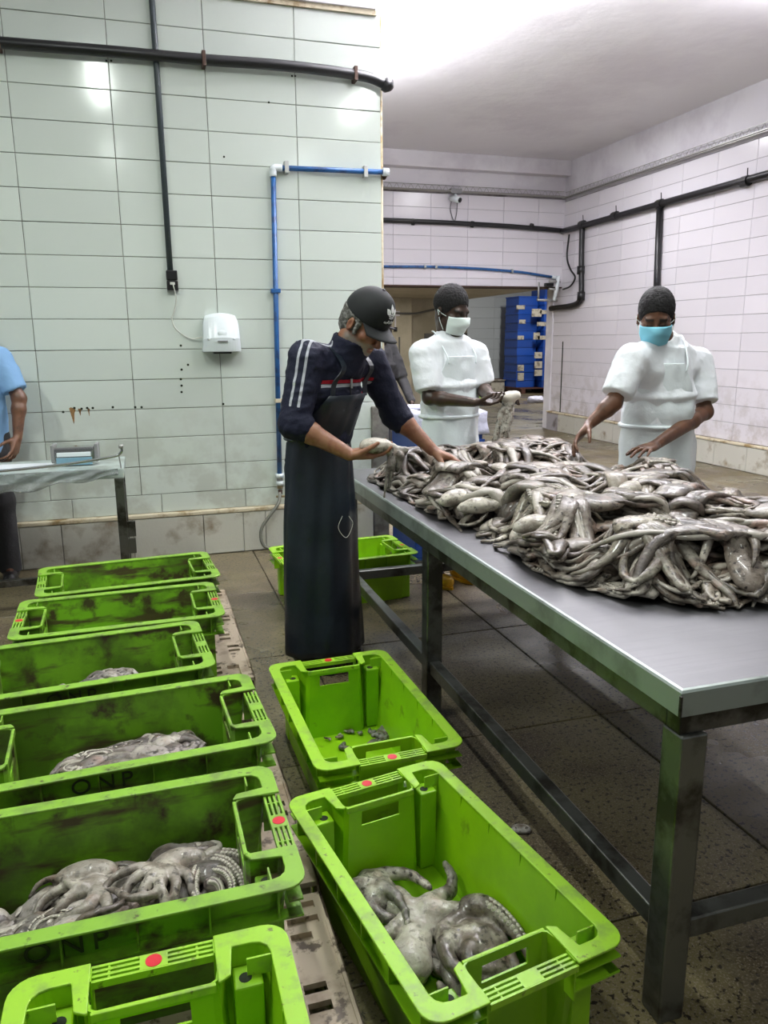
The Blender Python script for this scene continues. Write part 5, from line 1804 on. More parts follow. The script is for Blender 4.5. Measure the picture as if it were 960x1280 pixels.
# ---------------------------------------------------------------- the two workers in white
def white_worker(label, base, pelv, chest, neck, TF, shR, shL, elR, elL, wrR, wrL, hc, HF, hands, skin, mask_m, seed, belly, hs=1.0):
    base = V(*base)
    t = thing('person', label, 'person', tuple(base))
    rig = Rig(base, pad=0.80)
    TF = unit(TF)
    TR = unit(np.cross(TF, V(0, 0, 1)))
    HR = basis(HF)
    HS = HR * hs
    S = rig.field(0.005)
    add_head(S, hc, HR, neck - V(0, 0, 0.02), 0.054, hs)
    add_torso_core(S, pelv, chest, neck, shR, shL, 0.74)
    add_arm(S, shR, elR, wrR, (0.044, 0.041, 0.026))
    add_arm(S, shL, elL, wrL, (0.044, 0.041, 0.026))
    for hd_, w in (('R', wrR), ('L', wrL)):
        k = hands[hd_]
        add_hand(S, w, k[0], k[1], hd_, k[2], **k[3])
    legs = simple_legs(pelv, TF * V(1, 1, 0))
    for L in legs:
        add_leg(S, *L)
    v, q = S.surface(1)
    o = soft('body', (v, q), skin, t, base)
    lv = local(v, hc, HR) / hs
    attr(o.data, 'brow', np.clip(((np.abs(lv[:, 2] - 0.020) < 0.0055) & (np.abs(np.abs(lv[:, 0]) - 0.032) < 0.020) & (lv[:, 1] > 0.06)) * 0.85
         + ((np.abs(lv[:, 2] + 0.0085) < 0.003) & (np.abs(np.abs(lv[:, 0]) - 0.031) < 0.016) & (lv[:, 1] > 0.06)) * 0.8, 0, 1))
    # hair
    S = SDF(hc - 0.2, hc + 0.2, 0.004)
    S.ell(hc + HS[1] * -0.016 + HS[2] * 0.040, np.array((0.0825, 0.0995, 0.100)) * hs, HR, 0.01)
    S.ell(hc + HS[1] * 0.105 - HS[2] * 0.035, np.array((0.12, 0.085, 0.096)) * hs, HR, 0.006, 's')
    S.half(hc - HS[2] * 0.022 - HS[1] * 0.03, -(HR[2] * 0.9 + HR[1] * 0.45))
    for x in (-1, 1):
        S.ell(hc + HS[0] * 0.085 * x - HS[1] * 0.008 - HS[2] * 0.015, np.array((0.02, 0.018, 0.034)) * hs, HR, 0.004, 's')
    v, q = S.surface(1)
    v = wrinkle(v, q, 0.003, 95, seed)
    soft('hair', (v, q), MT['hair_black'], t, base)
    # face mask with ear loops
    nv, nu = 12, 24
    vv = []
    for j in range(nv + 1):
        tt = j / nv
        for i in range(nu + 1):
            a = math.radians(-80 + 160 * i / nu)
            z = -0.014 - 0.088 * tt + 0.012 * (1 - tt) * math.cos(a) ** 2
            bul = 0.100 + 0.024 * math.exp(-((tt - 0.30) / 0.25) ** 2) * max(0, math.cos(a)) ** 6 - 0.014 * max(0, tt - 0.55) / 0.45
            pl3 = 0.0012 * math.sin(tt * 18)
            y = (bul + pl3 - 0.012) * max(0.0, math.cos(a)) ** 0.62 + 0.022
            x = 0.0700 * math.sin(a) * (1 - 0.18 * max(0, tt - 0.5) * 2)
            vv.append(hc + HS[0] * x + HS[1] * y + HS[2] * z - base)
    qs = [(j * (nu + 1) + i, (j + 1) * (nu + 1) + i, (j + 1) * (nu + 1) + i + 1, j * (nu + 1) + i + 1) for j in range(nv) for i in range(nu)]
    mk = link('face_mask', quad_mesh('mask', np.array(vv), qs), mask_m, t, smooth=True)
    mk.modifiers.new('t', 'SOLIDIFY').thickness = 0.003
    for x in (-1, 1):
        b = MB()
        for z0 in (-0.018, -0.090):
            b.tube(smooth_path([hc + HS[0] * 0.064 * x + HS[1] * 0.03 + HS[2] * z0 - base, hc + HS[0] * 0.080 * x + HS[1] * 0.008 + HS[2] * (z0 * 0.55) - base, hc + HS[0] * 0.088 * x - HS[1] * 0.018 + HS[2] * 0.002 - base], 8), 0.0018, 5)
        b.build('ear_loop', MT['mask_white'], mk)
    # tunic
    S = rig.field(0.006)
    waist = belly
    S.slab(waist, chest - V(0, 0, 0.06), (0.175, 0.138), (0.178, 0.136), TR, 0.04)
    S.slab(waist - V(0, 0, 0.0), waist + V(0, 0, 0.06), (0.180, 0.148), (0.182, 0.145), TR, 0.02)
    S.slab(chest - V(0, 0, 0.06), neck - V(0, 0, 0.05), (0.180, 0.138), (0.12, 0.092), TR, 0.05)
    for sh in (shR, shL):
        S.cone(sh, sh * 0.5 + chest * 0.5 + V(0, 0, 0.01), 0.060, 0.088, 0.04)
    S.cone(shR, neck - V(0, 0, 0.03), 0.058, 0.06, 0.05)
    S.cone(shL, neck - V(0, 0, 0.03), 0.058, 0.06, 0.05)
    for sh, el in ((shR, elR), (shL, elL)):
        e2 = sh + (el - sh) * 0.80
        S.cone(sh, sh + (el - sh) * 0.55, 0.062, 0.066, 0.05)
        ad = unit(el - sh)
        S.slab(sh + (el - sh) * 0.25, e2, (0.062, 0.062), (0.071, 0.071), np.cross(ad, V(0.1, 0.2, 1)), 0.05)
        S.slab(e2 - ad * 0.020, e2 + ad * 0.003, (0.0735, 0.0735), (0.0745, 0.0745), np.cross(ad, V(0.1, 0.2, 1)), 0.002)
    ncd = unit(hc - neck)
    S.slab(neck - V(0, 0, 0.055), neck + V(0, 0, 0.0), (0.085, 0.08), (0.073, 0.072), TR, 0.02)
    S.ell(neck + TF * 0.055 + V(0, 0, 0.022), (0.045, 0.05, 0.052), np.stack([TR, TF, V(0, 0, 1)]), 0.008, 's')
    v, q = S.surface(1)
    v = wrinkle(v, q, 0.0045, 12, seed, (1, 1, 0.8))
    v = wrinkle(v, q, 0.0022, 30, seed + 3, (1, 1, 0.7))
    soft('tunic', (v, q), MT['white_cloth'], t, base)
    # vinyl apron over the tunic: bib, waist tie, skirt to the shins
    rows = []
    NU, NV = 36, 34
    z1 = chest[2] + 0.105
    zw = waist[2] - 0.015
    for j in range(NV + 1):
        tt = j / NV
        z = z1 - tt * (z1 - 0.28)
        if z > zw:
            w = (z - zw) / (z1 - zw)
            c = waist * (1 - w) + chest * w
            blouse = 0.013 * math.sin(min(1, w * 2.4) * math.pi)
            rx, ry, sp = 0.184 + blouse * 0.5 + 0.004 * w, 0.146 + blouse - 0.010 * w, math.radians(88 - 58 * w ** 0.9)
        else:
            w = (zw - z) / (zw - 0.28)
            c = waist * (1 - w) + pelv * w
            rx, ry, sp = 0.184 + 0.04 * w, 0.150 + 0.055 * w, math.radians(100)
        for i in range(NU + 1):
            a = -sp + 2 * sp * i / NU
            fold = 0.008 * math.sin(a * 9 + seed) * (0.4 + w if z < zw else 0.5)
            p = V(c[0], c[1], z) + TR * (rx + fold) * math.sin(a) + TF * (ry + fold) * math.cos(a)
            rows.append(p)
    rows = np.array(rows)
    qa = np.array([(j * (NU + 1) + i, (j + 1) * (NU + 1) + i, (j + 1) * (NU + 1) + i + 1, j * (NU + 1) + i + 1) for j in range(NV) for i in range(NU)])
    rows = wrinkle(rows, qa, 0.008, 10, seed + 7)
    ap = link('apron', quad_mesh('apron', rows - base, qa), MT['white_vinyl'], t, smooth=True)
    ap.modifiers.new('t', 'SOLIDIFY').thickness = 0.003
    sb_ = ap.modifiers.new('s', 'SUBSURF')
    sb_.levels = sb_.render_levels = 1
    bl = []
    for k in range(41):
        a = 2 * math.pi * k / 40
        bl.append(V(waist[0], waist[1], zw) + TR * 0.188 * math.sin(a) + TF * 0.153 * math.cos(a) - base)
    MB().tube(np.array(bl), 0.012, 6, False, 1.0).build('waist_tie', MT['white_vinyl'], ap, smooth=True)
    for sg in (1, -1):
        pth = smooth_path([neck + TR * 0.07 * sg - TF * 0.07 + V(0, 0, 0.01), neck + TR * 0.098 * sg + V(0, 0, -0.005), chest + TR * 0.105 * sg + TF * 0.115 + V(0, 0, 0.115), chest + TR * 0.098 * sg + TF * 0.132 + V(0, 0, 0.06)], 14)
        MB().tube(pth - base, 0.005, 6).build('strap', MT['white_vinyl'], ap, smooth=True)
    tr = trousers(rig, legs, pelv, TR, MT['white_cloth'], t, 1.0, 0.24)
    for L in legs:
        boot('boot', L[2], L[3], MT['boot_yellow'], t, base, 0.30, 0.062)
    return t


YA = 4.36
nkA = at(561, 416, YA)
waA = at(563, 516, YA)
shRA, shLA = at(528, 443, YA - 0.03), at(594, 444, YA + 0.03)
wA = white_worker('dark-skinned worker in white tunic and pale mask, holding an octopus with both hands', (waA[0], YA + 0.03, 0),
                  V(waA[0], YA + 0.03, 0.94), V(nkA[0] * 0.5 + waA[0] * 0.5, YA + 0.01, 1.30), nkA, V(0.25, -0.97, 0),
                  shRA, shLA, at(537, 497, YA - 0.10), at(604, 487, YA + 0.0), at(592, 503, YA - 0.34), at(613, 494, YA - 0.27),
                  at(564, 389, YA - 0.03), unit(V(0.42, -0.84, -0.30)),
                  {'R': (unit(V(0.93, -0.30, 0.05)), unit(V(0.1, -0.30, 0.95)), [(0.3, 0.45, 0.4)] * 4, dict(thumb=(0.7, 0.4, 0.5))),
                   'L': (unit(V(0.80, -0.50, 0.02)), unit(V(0.05, -0.2, -0.95)), [(0.35, 0.5, 0.4)] * 4, dict(thumb=(0.7, 0.45, 0.45)))},
                  MT['skin_dark'], MT['mask_white'], 31, V(waA[0], YA + 0.02, waA[2]), 1.10)

YBW = 3.47
nkB = at(829, 421, YBW)
waB = at(824, 528, YBW)
shRB, shLB = at(789, 450, YBW - 0.08), at(872, 453, YBW + 0.09)
wB = white_worker('worker in white tunic with light blue mask, reaching over the heap by the right wall', (waB[0] + 0.04, YBW + 0.03, 0),
                  V(waB[0] + 0.04, YBW + 0.03, 0.93), V(nkB[0] * 0.5 + waB[0] * 0.5, YBW + 0.01, 1.27), nkB, V(-0.42, -0.90, 0),
                  shRB, shLB, at(767, 503, YBW - 0.12), at(881, 515, YBW - 0.02), at(736, 531, YBW - 0.10), at(818, 557, YBW - 0.26),
                  at(820, 397, YBW - 0.04), unit(V(-0.52, -0.78, -0.38)),
                  {'R': (unit(V(-0.55, -0.05, -0.60)), unit(V(0.45, -0.55, -0.55)), [(0.30, 0.40, 0.3), (0.25, 0.35, 0.3), (0.22, 0.3, 0.3), (0.2, 0.3, 0.2)], dict(spread=0.22, thumb=(0.6, 0.6, 0.5))),
                   'L': (unit(V(-0.86, -0.42, -0.10)), unit(V(-0.08, 0.05, -0.98)), [(0.1, 0.2, 0.2)] * 4, dict(spread=0.14, thumb=(0.6, 0.7, 0.2)))},
                  MT['skin_brown'], MT['mask_blue'], 47, V(waB[0], YBW + 0.02, waB[2]), 1.07)


# ---------------------------------------------------------------- two people seen only in part
def plain_person(label, base, TF, top, skin, shirt, trou, sleeve, arms, hat=None, sc=1.0, hatm=None, h=0.006):
    base = V(*base)
    t = thing('person', label, 'person', tuple(base))
    rig = Rig(base, pad=0.62)
    TF = unit(TF)
    TR = unit(np.cross(TF, V(0, 0, 1)))
    pel = base + V(0, 0, 0.92)
    ch = base + V(0, 0, 1.26) + TF * 0.02
    nk = base + V(0, 0, 1.45) + TF * 0.03
    hc = base + V(0, 0, 1.60) + TF * 0.06
    HR = basis(TF + V(0, 0, -0.2))
    shR, shL = nk + TR * 0.17 - V(0, 0, 0.05), nk - TR * 0.17 - V(0, 0, 0.05)
    S = rig.field(h)
    add_head(S, hc, HR, nk - V(0, 0, 0.02))
    add_torso_core(S, pel, ch, nk, shR, shL)
    for key, sh in (('R', shR), ('L', shL)):
        el, wr, d, n = arms[key]
        add_arm(S, sh, el, wr)
        add_hand(S, wr, d, n, key, [(0.35, 0.5, 0.4)] * 4)
    legs = simple_legs(pel, TF)
    for L in legs:
        add_leg(S, *L)
    soft('body', S.surface(1), skin, t, base)
    S = rig.field(0.008)
    S.slab(pel - V(0, 0, 0.08), ch, (0.175, 0.13), (0.18, 0.135), TR, 0.04)
    S.slab(ch, nk - V(0, 0, 0.04), (0.18, 0.13), (0.10, 0.085), TR, 0.05)
    S.cone(shR, shL, 0.066, 0.066, 0.05)
    for key, sh in (('R', shR), ('L', shL)):
        el, wr = np.asarray(arms[key][0]), np.asarray(arms[key][1])
        ad = unit(el - sh)
        S.cone(sh, sh + (el - sh) * 0.4, 0.072, 0.074, 0.035)
        S.slab(sh + (el - sh) * 0.3, sh + (el - sh) * min(1, sleeve), (0.074, 0.074), (0.072, 0.072), np.cross(ad, V(0.1, 0.2, 1)), 0.02)
        if sleeve > 1:
            S.cone(el, wr, 0.055, 0.042, 0.02)
    v, q = S.surface(1)
    v = wrinkle(v, q, 0.006, 12, 3)
    soft('shirt', (v, q), shirt, t, base)
    trousers(rig, legs, pel - V(0, 0, 0.02), TR, trou, t, 0.98, 0.06, amp=0.008)
    for L in legs:
        boot('shoe', L[2], L[3], MT['boot_black'], t, base, 0.10)
    S = SDF(hc - 0.22, hc + 0.22, 0.005)
    S.ell(hc + HR[1] * -0.016 + HR[2] * 0.036, (0.083, 0.10, 0.094), HR, 0.01)
    S.ell(hc + HR[1] * 0.105 - HR[2] * 0.035, (0.12, 0.085, 0.096), HR, 0.006, 's')
    if hat:
        S.half(hc + HR[2] * 0.02, -HR[2])
        S.cone(hc + HR[2] * 0.035 + HR[1] * 0.06 - HR[0] * 0.03, hc + HR[2] * 0.03 + HR[1] * 0.14, 0.012, 0.008, 0.01)
        S.cone(hc + HR[2] * 0.035 + HR[1] * 0.06 + HR[0] * 0.03, hc + HR[2] * 0.03 + HR[1] * 0.14, 0.012, 0.008, 0.01)
    else:
        S.half(hc - HR[2] * 0.022 - HR[1] * 0.03, -(HR[2] * 0.9 + HR[1] * 0.45))
    soft('knit_cap' if hat else 'hair', S.surface(1), hatm or MT['hair_black'], t, base)
    return t


# at the left edge: blue T-shirt, bare forearm, behind the side table
bx_ = V(-1.0, 5.29, 0)
elx = at(24, 498, 5.22)
wrx = at(22, 548, 5.14)
plain_person('person in light blue T-shirt and dark trousers, mostly cut off by the left edge', tuple(bx_), V(0.1, -1, 0), 1.7, MT['skin_brown'], MT['blue_cloth'], MT['dark_trouser'], 0.80,
             {'L': (elx, wrx, unit(V(-0.25, -0.35, -0.8)), unit(V(-0.8, 0.3, 0.1))),
              'R': (bx_ + V(-0.24, -0.02, 1.12), bx_ + V(-0.20, -0.16, 0.90), V(0.2, -0.3, -0.8), V(0.8, 0, 0.1))})
# beyond the wall end: a man in dark clothes, almost wholly hidden by the man in the cap
px = at(473, 440, 7.6)
bh = V(px[0], 7.6, 0)
plain_person('person in dark clothes and grey cap, hidden behind the capped man', tuple(bh), V(0.6, -0.8, 0), 1.7, MT['skin_dark'], MT['dark_trouser'], MT['dark_trouser'], 1.2,
             {'L': (bh + V(0.24, 0.0, 1.12), bh + V(0.30, -0.14, 0.90), V(0.1, -0.3, -0.8), V(-0.8, 0, 0.1)),
              'R': (bh + V(-0.24, 0, 1.12), bh + V(-0.20, -0.16, 0.90), V(0.2, -0.3, -0.8), V(0.8, 0, 0.1))}, hat=True, hatm=MT['dark_trouser'], h=0.008)
# ------------------------------------------------------------------ octopuses, draped one over another on a height map
class HeightMap:
    def __init__(s, lo, hi, res, z0):
        s.lo = np.array(lo, float)
        s.res = res
        s.n = np.ceil((np.array(hi) - s.lo) / res).astype(int) + 1
        s.z = np.full(s.n, z0, float)

    def idx(s, p):
        g = np.rint((p - s.lo) / s.res).astype(int)
        return np.clip(g, 0, s.n - 1)

    def get(s, p):
        g = s.idx(p)
        return s.z[g[:, 0], g[:, 1]]

    def stamp(s, pts, rad, flat=1.0):
        for (x, y, z), r in zip(pts, rad):
            k = int(math.ceil(r / s.res))
            c = s.idx(np.array([[x, y]]))[0]
            i0, i1 = max(c[0] - k, 0), min(c[0] + k + 1, s.n[0])
            j0, j1 = max(c[1] - k, 0), min(c[1] + k + 1, s.n[1])
            gx = s.lo[0] + s.res * np.arange(i0, i1)[:, None] - x
            gy = s.lo[1] + s.res * np.arange(j0, j1)[None, :] - y
            h = r * r - gx * gx - gy * gy
            t = np.where(h > 0, z + flat * np.sqrt(np.maximum(h, 0)), -9)
            s.z[i0:i1, j0:j1] = np.maximum(s.z[i0:i1, j0:j1], t)


def smooth1(a, n):
    for _ in range(n):
        b = a.copy()
        b[1:-1] = 0.25 * a[:-2] + 0.5 * a[1:-1] + 0.25 * a[2:]
        a = b
    return a


class Inside:
    cap = 9.0

    """A convex room for the arms: polygon in the plane."""

    def __init__(s, poly):
        p = np.array(poly, float)
        e = np.roll(p, -1, 0) - p
        n = np.stack([-e[:, 1], e[:, 0]], 1)
        n /= np.linalg.norm(n, axis=1)[:, None]
        s.p, s.nrm = p, n
        s.c = p.mean(0)

    def dist(s, q):
        return float((((q - s.p) * s.nrm).sum(1)).min())


def oct_mesh(name, parts):
    """parts: list of (path, radii, sides, flat, pale, dark) joined into one mesh with per-vertex tints."""
    V_, F_, pale, dark = [], [], [], []
    o = 0
    for (path, rad, seg, flat, pl, dk) in parts:
        v, f = tube_arrays(path, rad, seg, flat, True)
        V_.append(v)
        F_ += [tuple(int(i) + o for i in q) for q in f]
        o += len(v)
        a = np.arange(len(v)) % seg * 2 * math.pi / seg
        pale.append(np.repeat(pl, seg) if not np.isscalar(pl) else np.full(len(v), pl))
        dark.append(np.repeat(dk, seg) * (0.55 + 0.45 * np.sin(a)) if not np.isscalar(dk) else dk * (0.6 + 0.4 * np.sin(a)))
    v = np.concatenate(V_)
    return v, F_, np.concatenate(pale), np.concatenate(dark)


def drape_octopus(hm, room, x, y, th, size, rg, spread=0.36, nseg=14, sides=7, arm_len=(0.17, 0.31), mant=None, curl=0.30, suckers=0, lift=0.0, thick=1.0):
    parts = []
    pos = np.array([x, y], float)
    ml = (mant or 0.16) * size
    for _ in range(40):      # turn it until the whole bell lies inside
        d = np.array([math.cos(th), math.sin(th)])
        if min(room.dist(pos + d * ml * 0.5), room.dist(pos + d * ml)) > 0.048 * size:
            break
        th = rg.uniform(0, 2 * math.pi)
        if room.dist(pos) < 0.05 * size:
            pos = pos + 0.15 * (room.c - pos)
    # mantle, from its round end to the neck
    if mant is None:
        mant = rg.uniform(0.11, 0.155)
    n = 11
    t = np.linspace(0, 1, n)
    bend = rg.uniform(-0.5, 0.5)
    ang = th + bend * (t - 0.5)
    step = mant * size / (n - 1)
    xy = np.zeros((n, 2))
    xy[0] = pos
    for i in range(1, n):
        xy[i] = xy[i - 1] + step * np.array([math.cos(ang[i]), math.sin(ang[i])])
    fat = rg.uniform(0.75, 1.15) * thick
    rad = size * fat * np.interp(t, [0, 0.06, 0.2, 0.45, 0.68, 0.84, 1.0], [0.011, 0.025, 0.037, 0.043, 0.039, 0.034, 0.031])
    flat = rg.uniform(0.5, 0.72)
    base = hm.get(xy)
    for off in (0.6, -0.6):
        nrm = np.stack([-np.sin(ang), np.cos(ang)], 1)
        base = np.maximum(base * 0.5 + hm.get(xy + nrm * rad[:, None] * off) * 0.5, base * 0.7)
    base = smooth1(np.maximum(base, 0), 6)
    base = np.minimum(base, room.cap)
    z = base + rad * flat * 0.80
    mp = np.column_stack([xy, z])
    tone = rg.random()
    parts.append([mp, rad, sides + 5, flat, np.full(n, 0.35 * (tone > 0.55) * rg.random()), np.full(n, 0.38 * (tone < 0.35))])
    hm.stamp(mp, rad, flat=flat)
    # arms run on from the head
    head = xy[-1]
    th2 = ang[-1]
    fan = rg.uniform(0.35, 1.0) * spread
    arms = []
    narm = 8
    order = list(range(narm))
    rg.shuffle(order)
    for a in order:
        L = rg.uniform(*arm_len) * size
        m = nseg
        dirn = th2 + fan * ((a - 3.5) / 3.5) * 1.6 + rg.uniform(-0.15, 0.15)
        p = head - 0.02 * size * np.array([math.cos(th2), math.sin(th2)]) + (a - 3.5) / 3.5 * 0.018 * size * np.array([-math.sin(th2), math.cos(th2)])
        k = rg.uniform(-curl, curl)
        pts = [p]
        for i in range(m):
            k += rg.uniform(-0.16, 0.16)
            if i > m * 0.6:
                k *= 1.12
            k = max(-0.75, min(0.75, k))
            dirn += k * 0.42
            q = p + L / m * np.array([math.cos(dirn), math.sin(dirn)])
            if room.dist(q) < 0.02:
                v_ = room.c - p
                want = math.atan2(v_[1], v_[0])
                df = (want - dirn + math.pi) % (2 * math.pi) - math.pi
                dirn += 0.75 * df
                q = p + L / m * np.array([math.cos(dirn), math.sin(dirn)])
                if room.dist(q) < 0.008:
                    q = p + 0.3 * (q - p)
            p = q
            pts.append(p)
        pts = np.array(pts)
        tt = np.linspace(0, 1, len(pts))
        r = size * thick * rg.uniform(0.85, 1.15) * np.interp(tt, [0, 0.12, 0.5, 0.85, 1], [0.023, 0.0215, 0.0155, 0.0085, 0.003])
        z = hm.get(pts)
        z = np.minimum(smooth1(z, 5), room.cap)
        zc = z + r * 0.62
        zc[0] = mp[-1, 2] - 0.002
        zc = smooth1(zc, 2)
        path = np.column_stack([pts, zc])
        dk = 0.5 * rg.random() * (rg.random() < 0.5)
        parts.append([path, r, sides, 0.82, np.full(len(r), 0.5 * (rg.random() < 0.2)), np.full(len(r), dk)])
        arms.append((path, r))
        hm.stamp(path[::2], r[::2] * 1.05, 0.7)
    if suckers:
        for path, r in arms[:suckers]:
            tg, sd, up = frames(path)
            L = 0
            for i in range(1, len(path) - 2):
                for w in (0.0, 0.5):
                    pc = path[i] * (1 - w) + path[i + 1] * w
                    rr = r[i]
                    for s_ in (-1, 1):
                        c = pc + sd[i] * s_ * rr * 0.5 + up[i] * rr * 0.70 * np.sign(up[i][2] + 1e-6)
                        nn = unit(up[i] * np.sign(up[i][2] + 1e-6) + sd[i] * s_ * 0.5)
                        q = np.array([c - nn * 0.001, c + nn * rr * 0.22, c + nn * rr * 0.30, c + nn * rr * 0.16])
                        parts.append([q, np.array([0.33, 0.32, 0.22, 0.08]) * rr, 7, 1.0, 0.7, 0.0])
    return parts


SHADES = [(0.34, 0.29, 0.24), (0.40, 0.35, 0.285), (0.26, 0.22, 0.185), (0.46, 0.415, 0.35), (0.19, 0.155, 0.13), (0.30, 0.265, 0.235), (0.36, 0.30, 0.255), (0.28, 0.255, 0.20), (0.155, 0.13, 0.11)]


def place_oct(parts, label, rg, group=None, shade=None, sub=False, press=None):
    v, f, pale, dark = oct_mesh('octopus', parts)
    if press:
        v[:, 2] = press[0] + (v[:, 2] - press[0]) * press[1]
    sd_ = rg.randrange(1000)
    lump = vnoise(v, 34, sd_) * 0.0035 + vnoise(v, 85, sd_ + 1) * 0.0012
    v = v + lump[:, None] * np.array([0.7, 0.7, 1.0])
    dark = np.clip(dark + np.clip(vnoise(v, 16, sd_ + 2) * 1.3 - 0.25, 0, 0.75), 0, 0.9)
    base = v.mean(0)
    base[2] = v[:, 2].min()
    me = mesh('octopus', v - base, f)
    attr(me, 'pale', pale)
    attr(me, 'dark', dark)
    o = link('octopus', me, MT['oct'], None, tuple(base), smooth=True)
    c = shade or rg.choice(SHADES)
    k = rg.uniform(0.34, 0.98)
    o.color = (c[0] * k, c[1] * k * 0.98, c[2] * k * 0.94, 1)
    if sub:
        s_ = o.modifiers.new('s', 'SUBSURF')
        s_.levels = s_.render_levels = 1
    return tag(o, label, 'octopus', group)


# --- the heap on the sorting table
rg = random.Random(11)
heap = [(1.03, 3.70), (1.045, 2.9), (1.07, 2.2), (1.09, 1.86), (1.18, 1.67), (1.36, 1.535), (1.75, 1.47), (2.20, 1.62), (2.31, 2.2), (2.31, 3.4), (2.18, 3.88), (1.95, 3.96), (1.40, 3.96), (1.12, 3.88)]
room = Inside(heap)
room.cap = TZ + 0.285
HMAP = HeightMap((0.95, 1.15), (2.6, 4.3), 0.006, TZ)
gx = HMAP.lo[0] + HMAP.res * np.arange(HMAP.n[0])
gy = HMAP.lo[1] + HMAP.res * np.arange(HMAP.n[1])
G = np.stack(np.meshgrid(gx, gy, indexing='ij'), -1)
dist = ((G[:, :, None, :] - room.p[None, None]) * room.nrm[None, None]).sum(-1).min(-1)
bump_ = vnoise(np.column_stack([G.reshape(-1, 2), np.zeros(G[..., 0].size)]), 3.2, 5).reshape(dist.shape)
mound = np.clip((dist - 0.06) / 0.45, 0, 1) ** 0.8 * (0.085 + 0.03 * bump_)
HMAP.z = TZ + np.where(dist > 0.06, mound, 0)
st_ = 6
PRESS = 0.53
ii, jj = np.arange(0, HMAP.n[0], st_), np.arange(0, HMAP.n[1], st_)
P = np.stack([G[np.ix_(ii, jj)][..., 0], G[np.ix_(ii, jj)][..., 1], TZ + (HMAP.z[np.ix_(ii, jj)] - TZ) * PRESS + 0.002], -1)
ok = (dist[np.ix_(ii, jj)] > 0.05)
nx_, ny_ = len(ii), len(jj)
q = [(a * ny_ + b, (a + 1) * ny_ + b, (a + 1) * ny_ + b + 1, a * ny_ + b + 1) for a in range(nx_ - 1) for b in range(ny_ - 1) if ok[a, b] and ok[a + 1, b] and ok[a + 1, b + 1] and ok[a, b + 1]]
pv = P.reshape(-1, 3)
used = np.unique(np.array(q))
remap = np.full(len(pv), -1)
remap[used] = np.arange(len(used))
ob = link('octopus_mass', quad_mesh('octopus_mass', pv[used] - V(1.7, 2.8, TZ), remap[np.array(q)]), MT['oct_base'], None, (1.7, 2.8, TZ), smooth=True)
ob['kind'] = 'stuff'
tag(ob, 'wet octopus mass coloured shade-dark showing in the gaps at the bottom of the heap', 'octopus')

HEAP_N = 190
HANDS = [(wrL + 0.10 * unit(V(0.78, -0.20, -0.36)))[:2], at(722, 545, YBW - 0.12)[:2], at(800, 560, YBW - 0.30)[:2]]
spots = []
tries = 0
while len(spots) < HEAP_N and tries < 20000:
    tries += 1
    p = np.array([rg.uniform(1.05, 2.45), rg.uniform(1.45, 4.0)])
    if room.dist(p) < 0.03:
        continue
    if any(np.linalg.norm(p - h_) < 0.24 for h_ in HANDS) and rg.random() < 0.75:
        continue
    dmin = min((np.linalg.norm(p - s_) for s_ in spots[-70:]), default=9)
    if dmin < 0.10:
        continue
    spots.append(p)
for k, p in enumerate(spots):
    th = rg.uniform(0, 2 * math.pi)
    e = p + 0.2 * np.array([math.cos(th), math.sin(th)])
    for _ in range(8):
        if room.dist(e) > 0.03:
            break
        th = rg.uniform(0, 2 * math.pi)
        e = p + 0.2 * np.array([math.cos(th), math.sin(th)])
    size = rg.uniform(0.98, 1.45)
    parts = drape_octopus(HMAP, room, p[0], p[1], th, size, rg, suckers=1 if (k % 3 == 0 and p[1] < 2.9) else 0)
    o = place_oct(parts, '', rg, 'octopuses heaped on the sorting table', press=(TZ, PRESS))
    lum = o.color[0]
    tone = 'pale grey' if lum > 0.28 else ('mid grey' if lum > 0.18 else 'dark grey')
    cx_, cy_ = o.location[0], o.location[1]
    if cy_ < 1.95:
        zone = 'at the front of the heap, by the bare table end'
    elif cy_ > 3.35 and cx_ < 1.55:
        zone = 'at the end of the heap by the capped man'
    elif cy_ > 3.35 and cx_ < 2.0:
        zone = 'at the back of the heap before the left worker'
    elif cy_ > 2.9 and cx_ >= 1.8:
        zone = 'in the heap under the right worker\'s hands'
    elif cx_ < 1.45:
        zone = 'along the long near edge of the heap'
    elif cx_ > 2.0:
        zone = 'at the far right side of the heap'
    else:
        zone = 'in the middle of the heap'
    o['label'] = tone + ' octopus ' + zone
# pale skinned bells lying mantle up on top of the heap
for (px, py, r1, r2, a) in [(573, 622, 0.070, 0.050, 0.3), (607, 632, 0.085, 0.055, -0.2), (673, 655, 0.075, 0.055, 0.1), (789, 612, 0.085, 0.045, 0.6), (655, 668, 0.05, 0.04, 0.4)]:
    zz = TZ + 0.32
    while zz > TZ + 0.02:
        w0 = on_z(px, py, zz)
        if TZ + (HMAP.get(np.array([w0[:2]]))[0] - TZ) * PRESS >= zz:
            break
        zz -= 0.004
    R = np.stack([V(math.cos(a), math.sin(a), 0.05), V(-math.sin(a), math.cos(a), 0), V(0, 0, 1)])
    c = V(w0[0], w0[1], zz + 0.006)
    S = SDF(c - 0.19, c + 0.19, 0.007)
    r1, r2 = r1 * 0.85, r2 * 0.85
    S.ell(c, (r1, r2, 0.026), R, 0.02)
    S.ell(c - R[0] * r1 * 0.75 - V(0, 0, 0.010), (r1 * 0.8, r2 * 0.62, 0.022), R, 0.03)
    v, q = S.surface(1)
    v = wrinkle(v, q, 0.003, 26, 6)
    base = V(c[0], c[1], v[:, 2].min())
    o = link('octopus', quad_mesh('octopus', v - base, q), MT['oct'], None, tuple(base), smooth=True)
    attr(o.data, 'pale', np.full(len(v), 0.3))
    o.color = (0.50, 0.46, 0.385, 1)
    tag(o, 'pale skinned octopus lying bell up on top of the heap', 'octopus', 'pale octopuses on top of the heap')


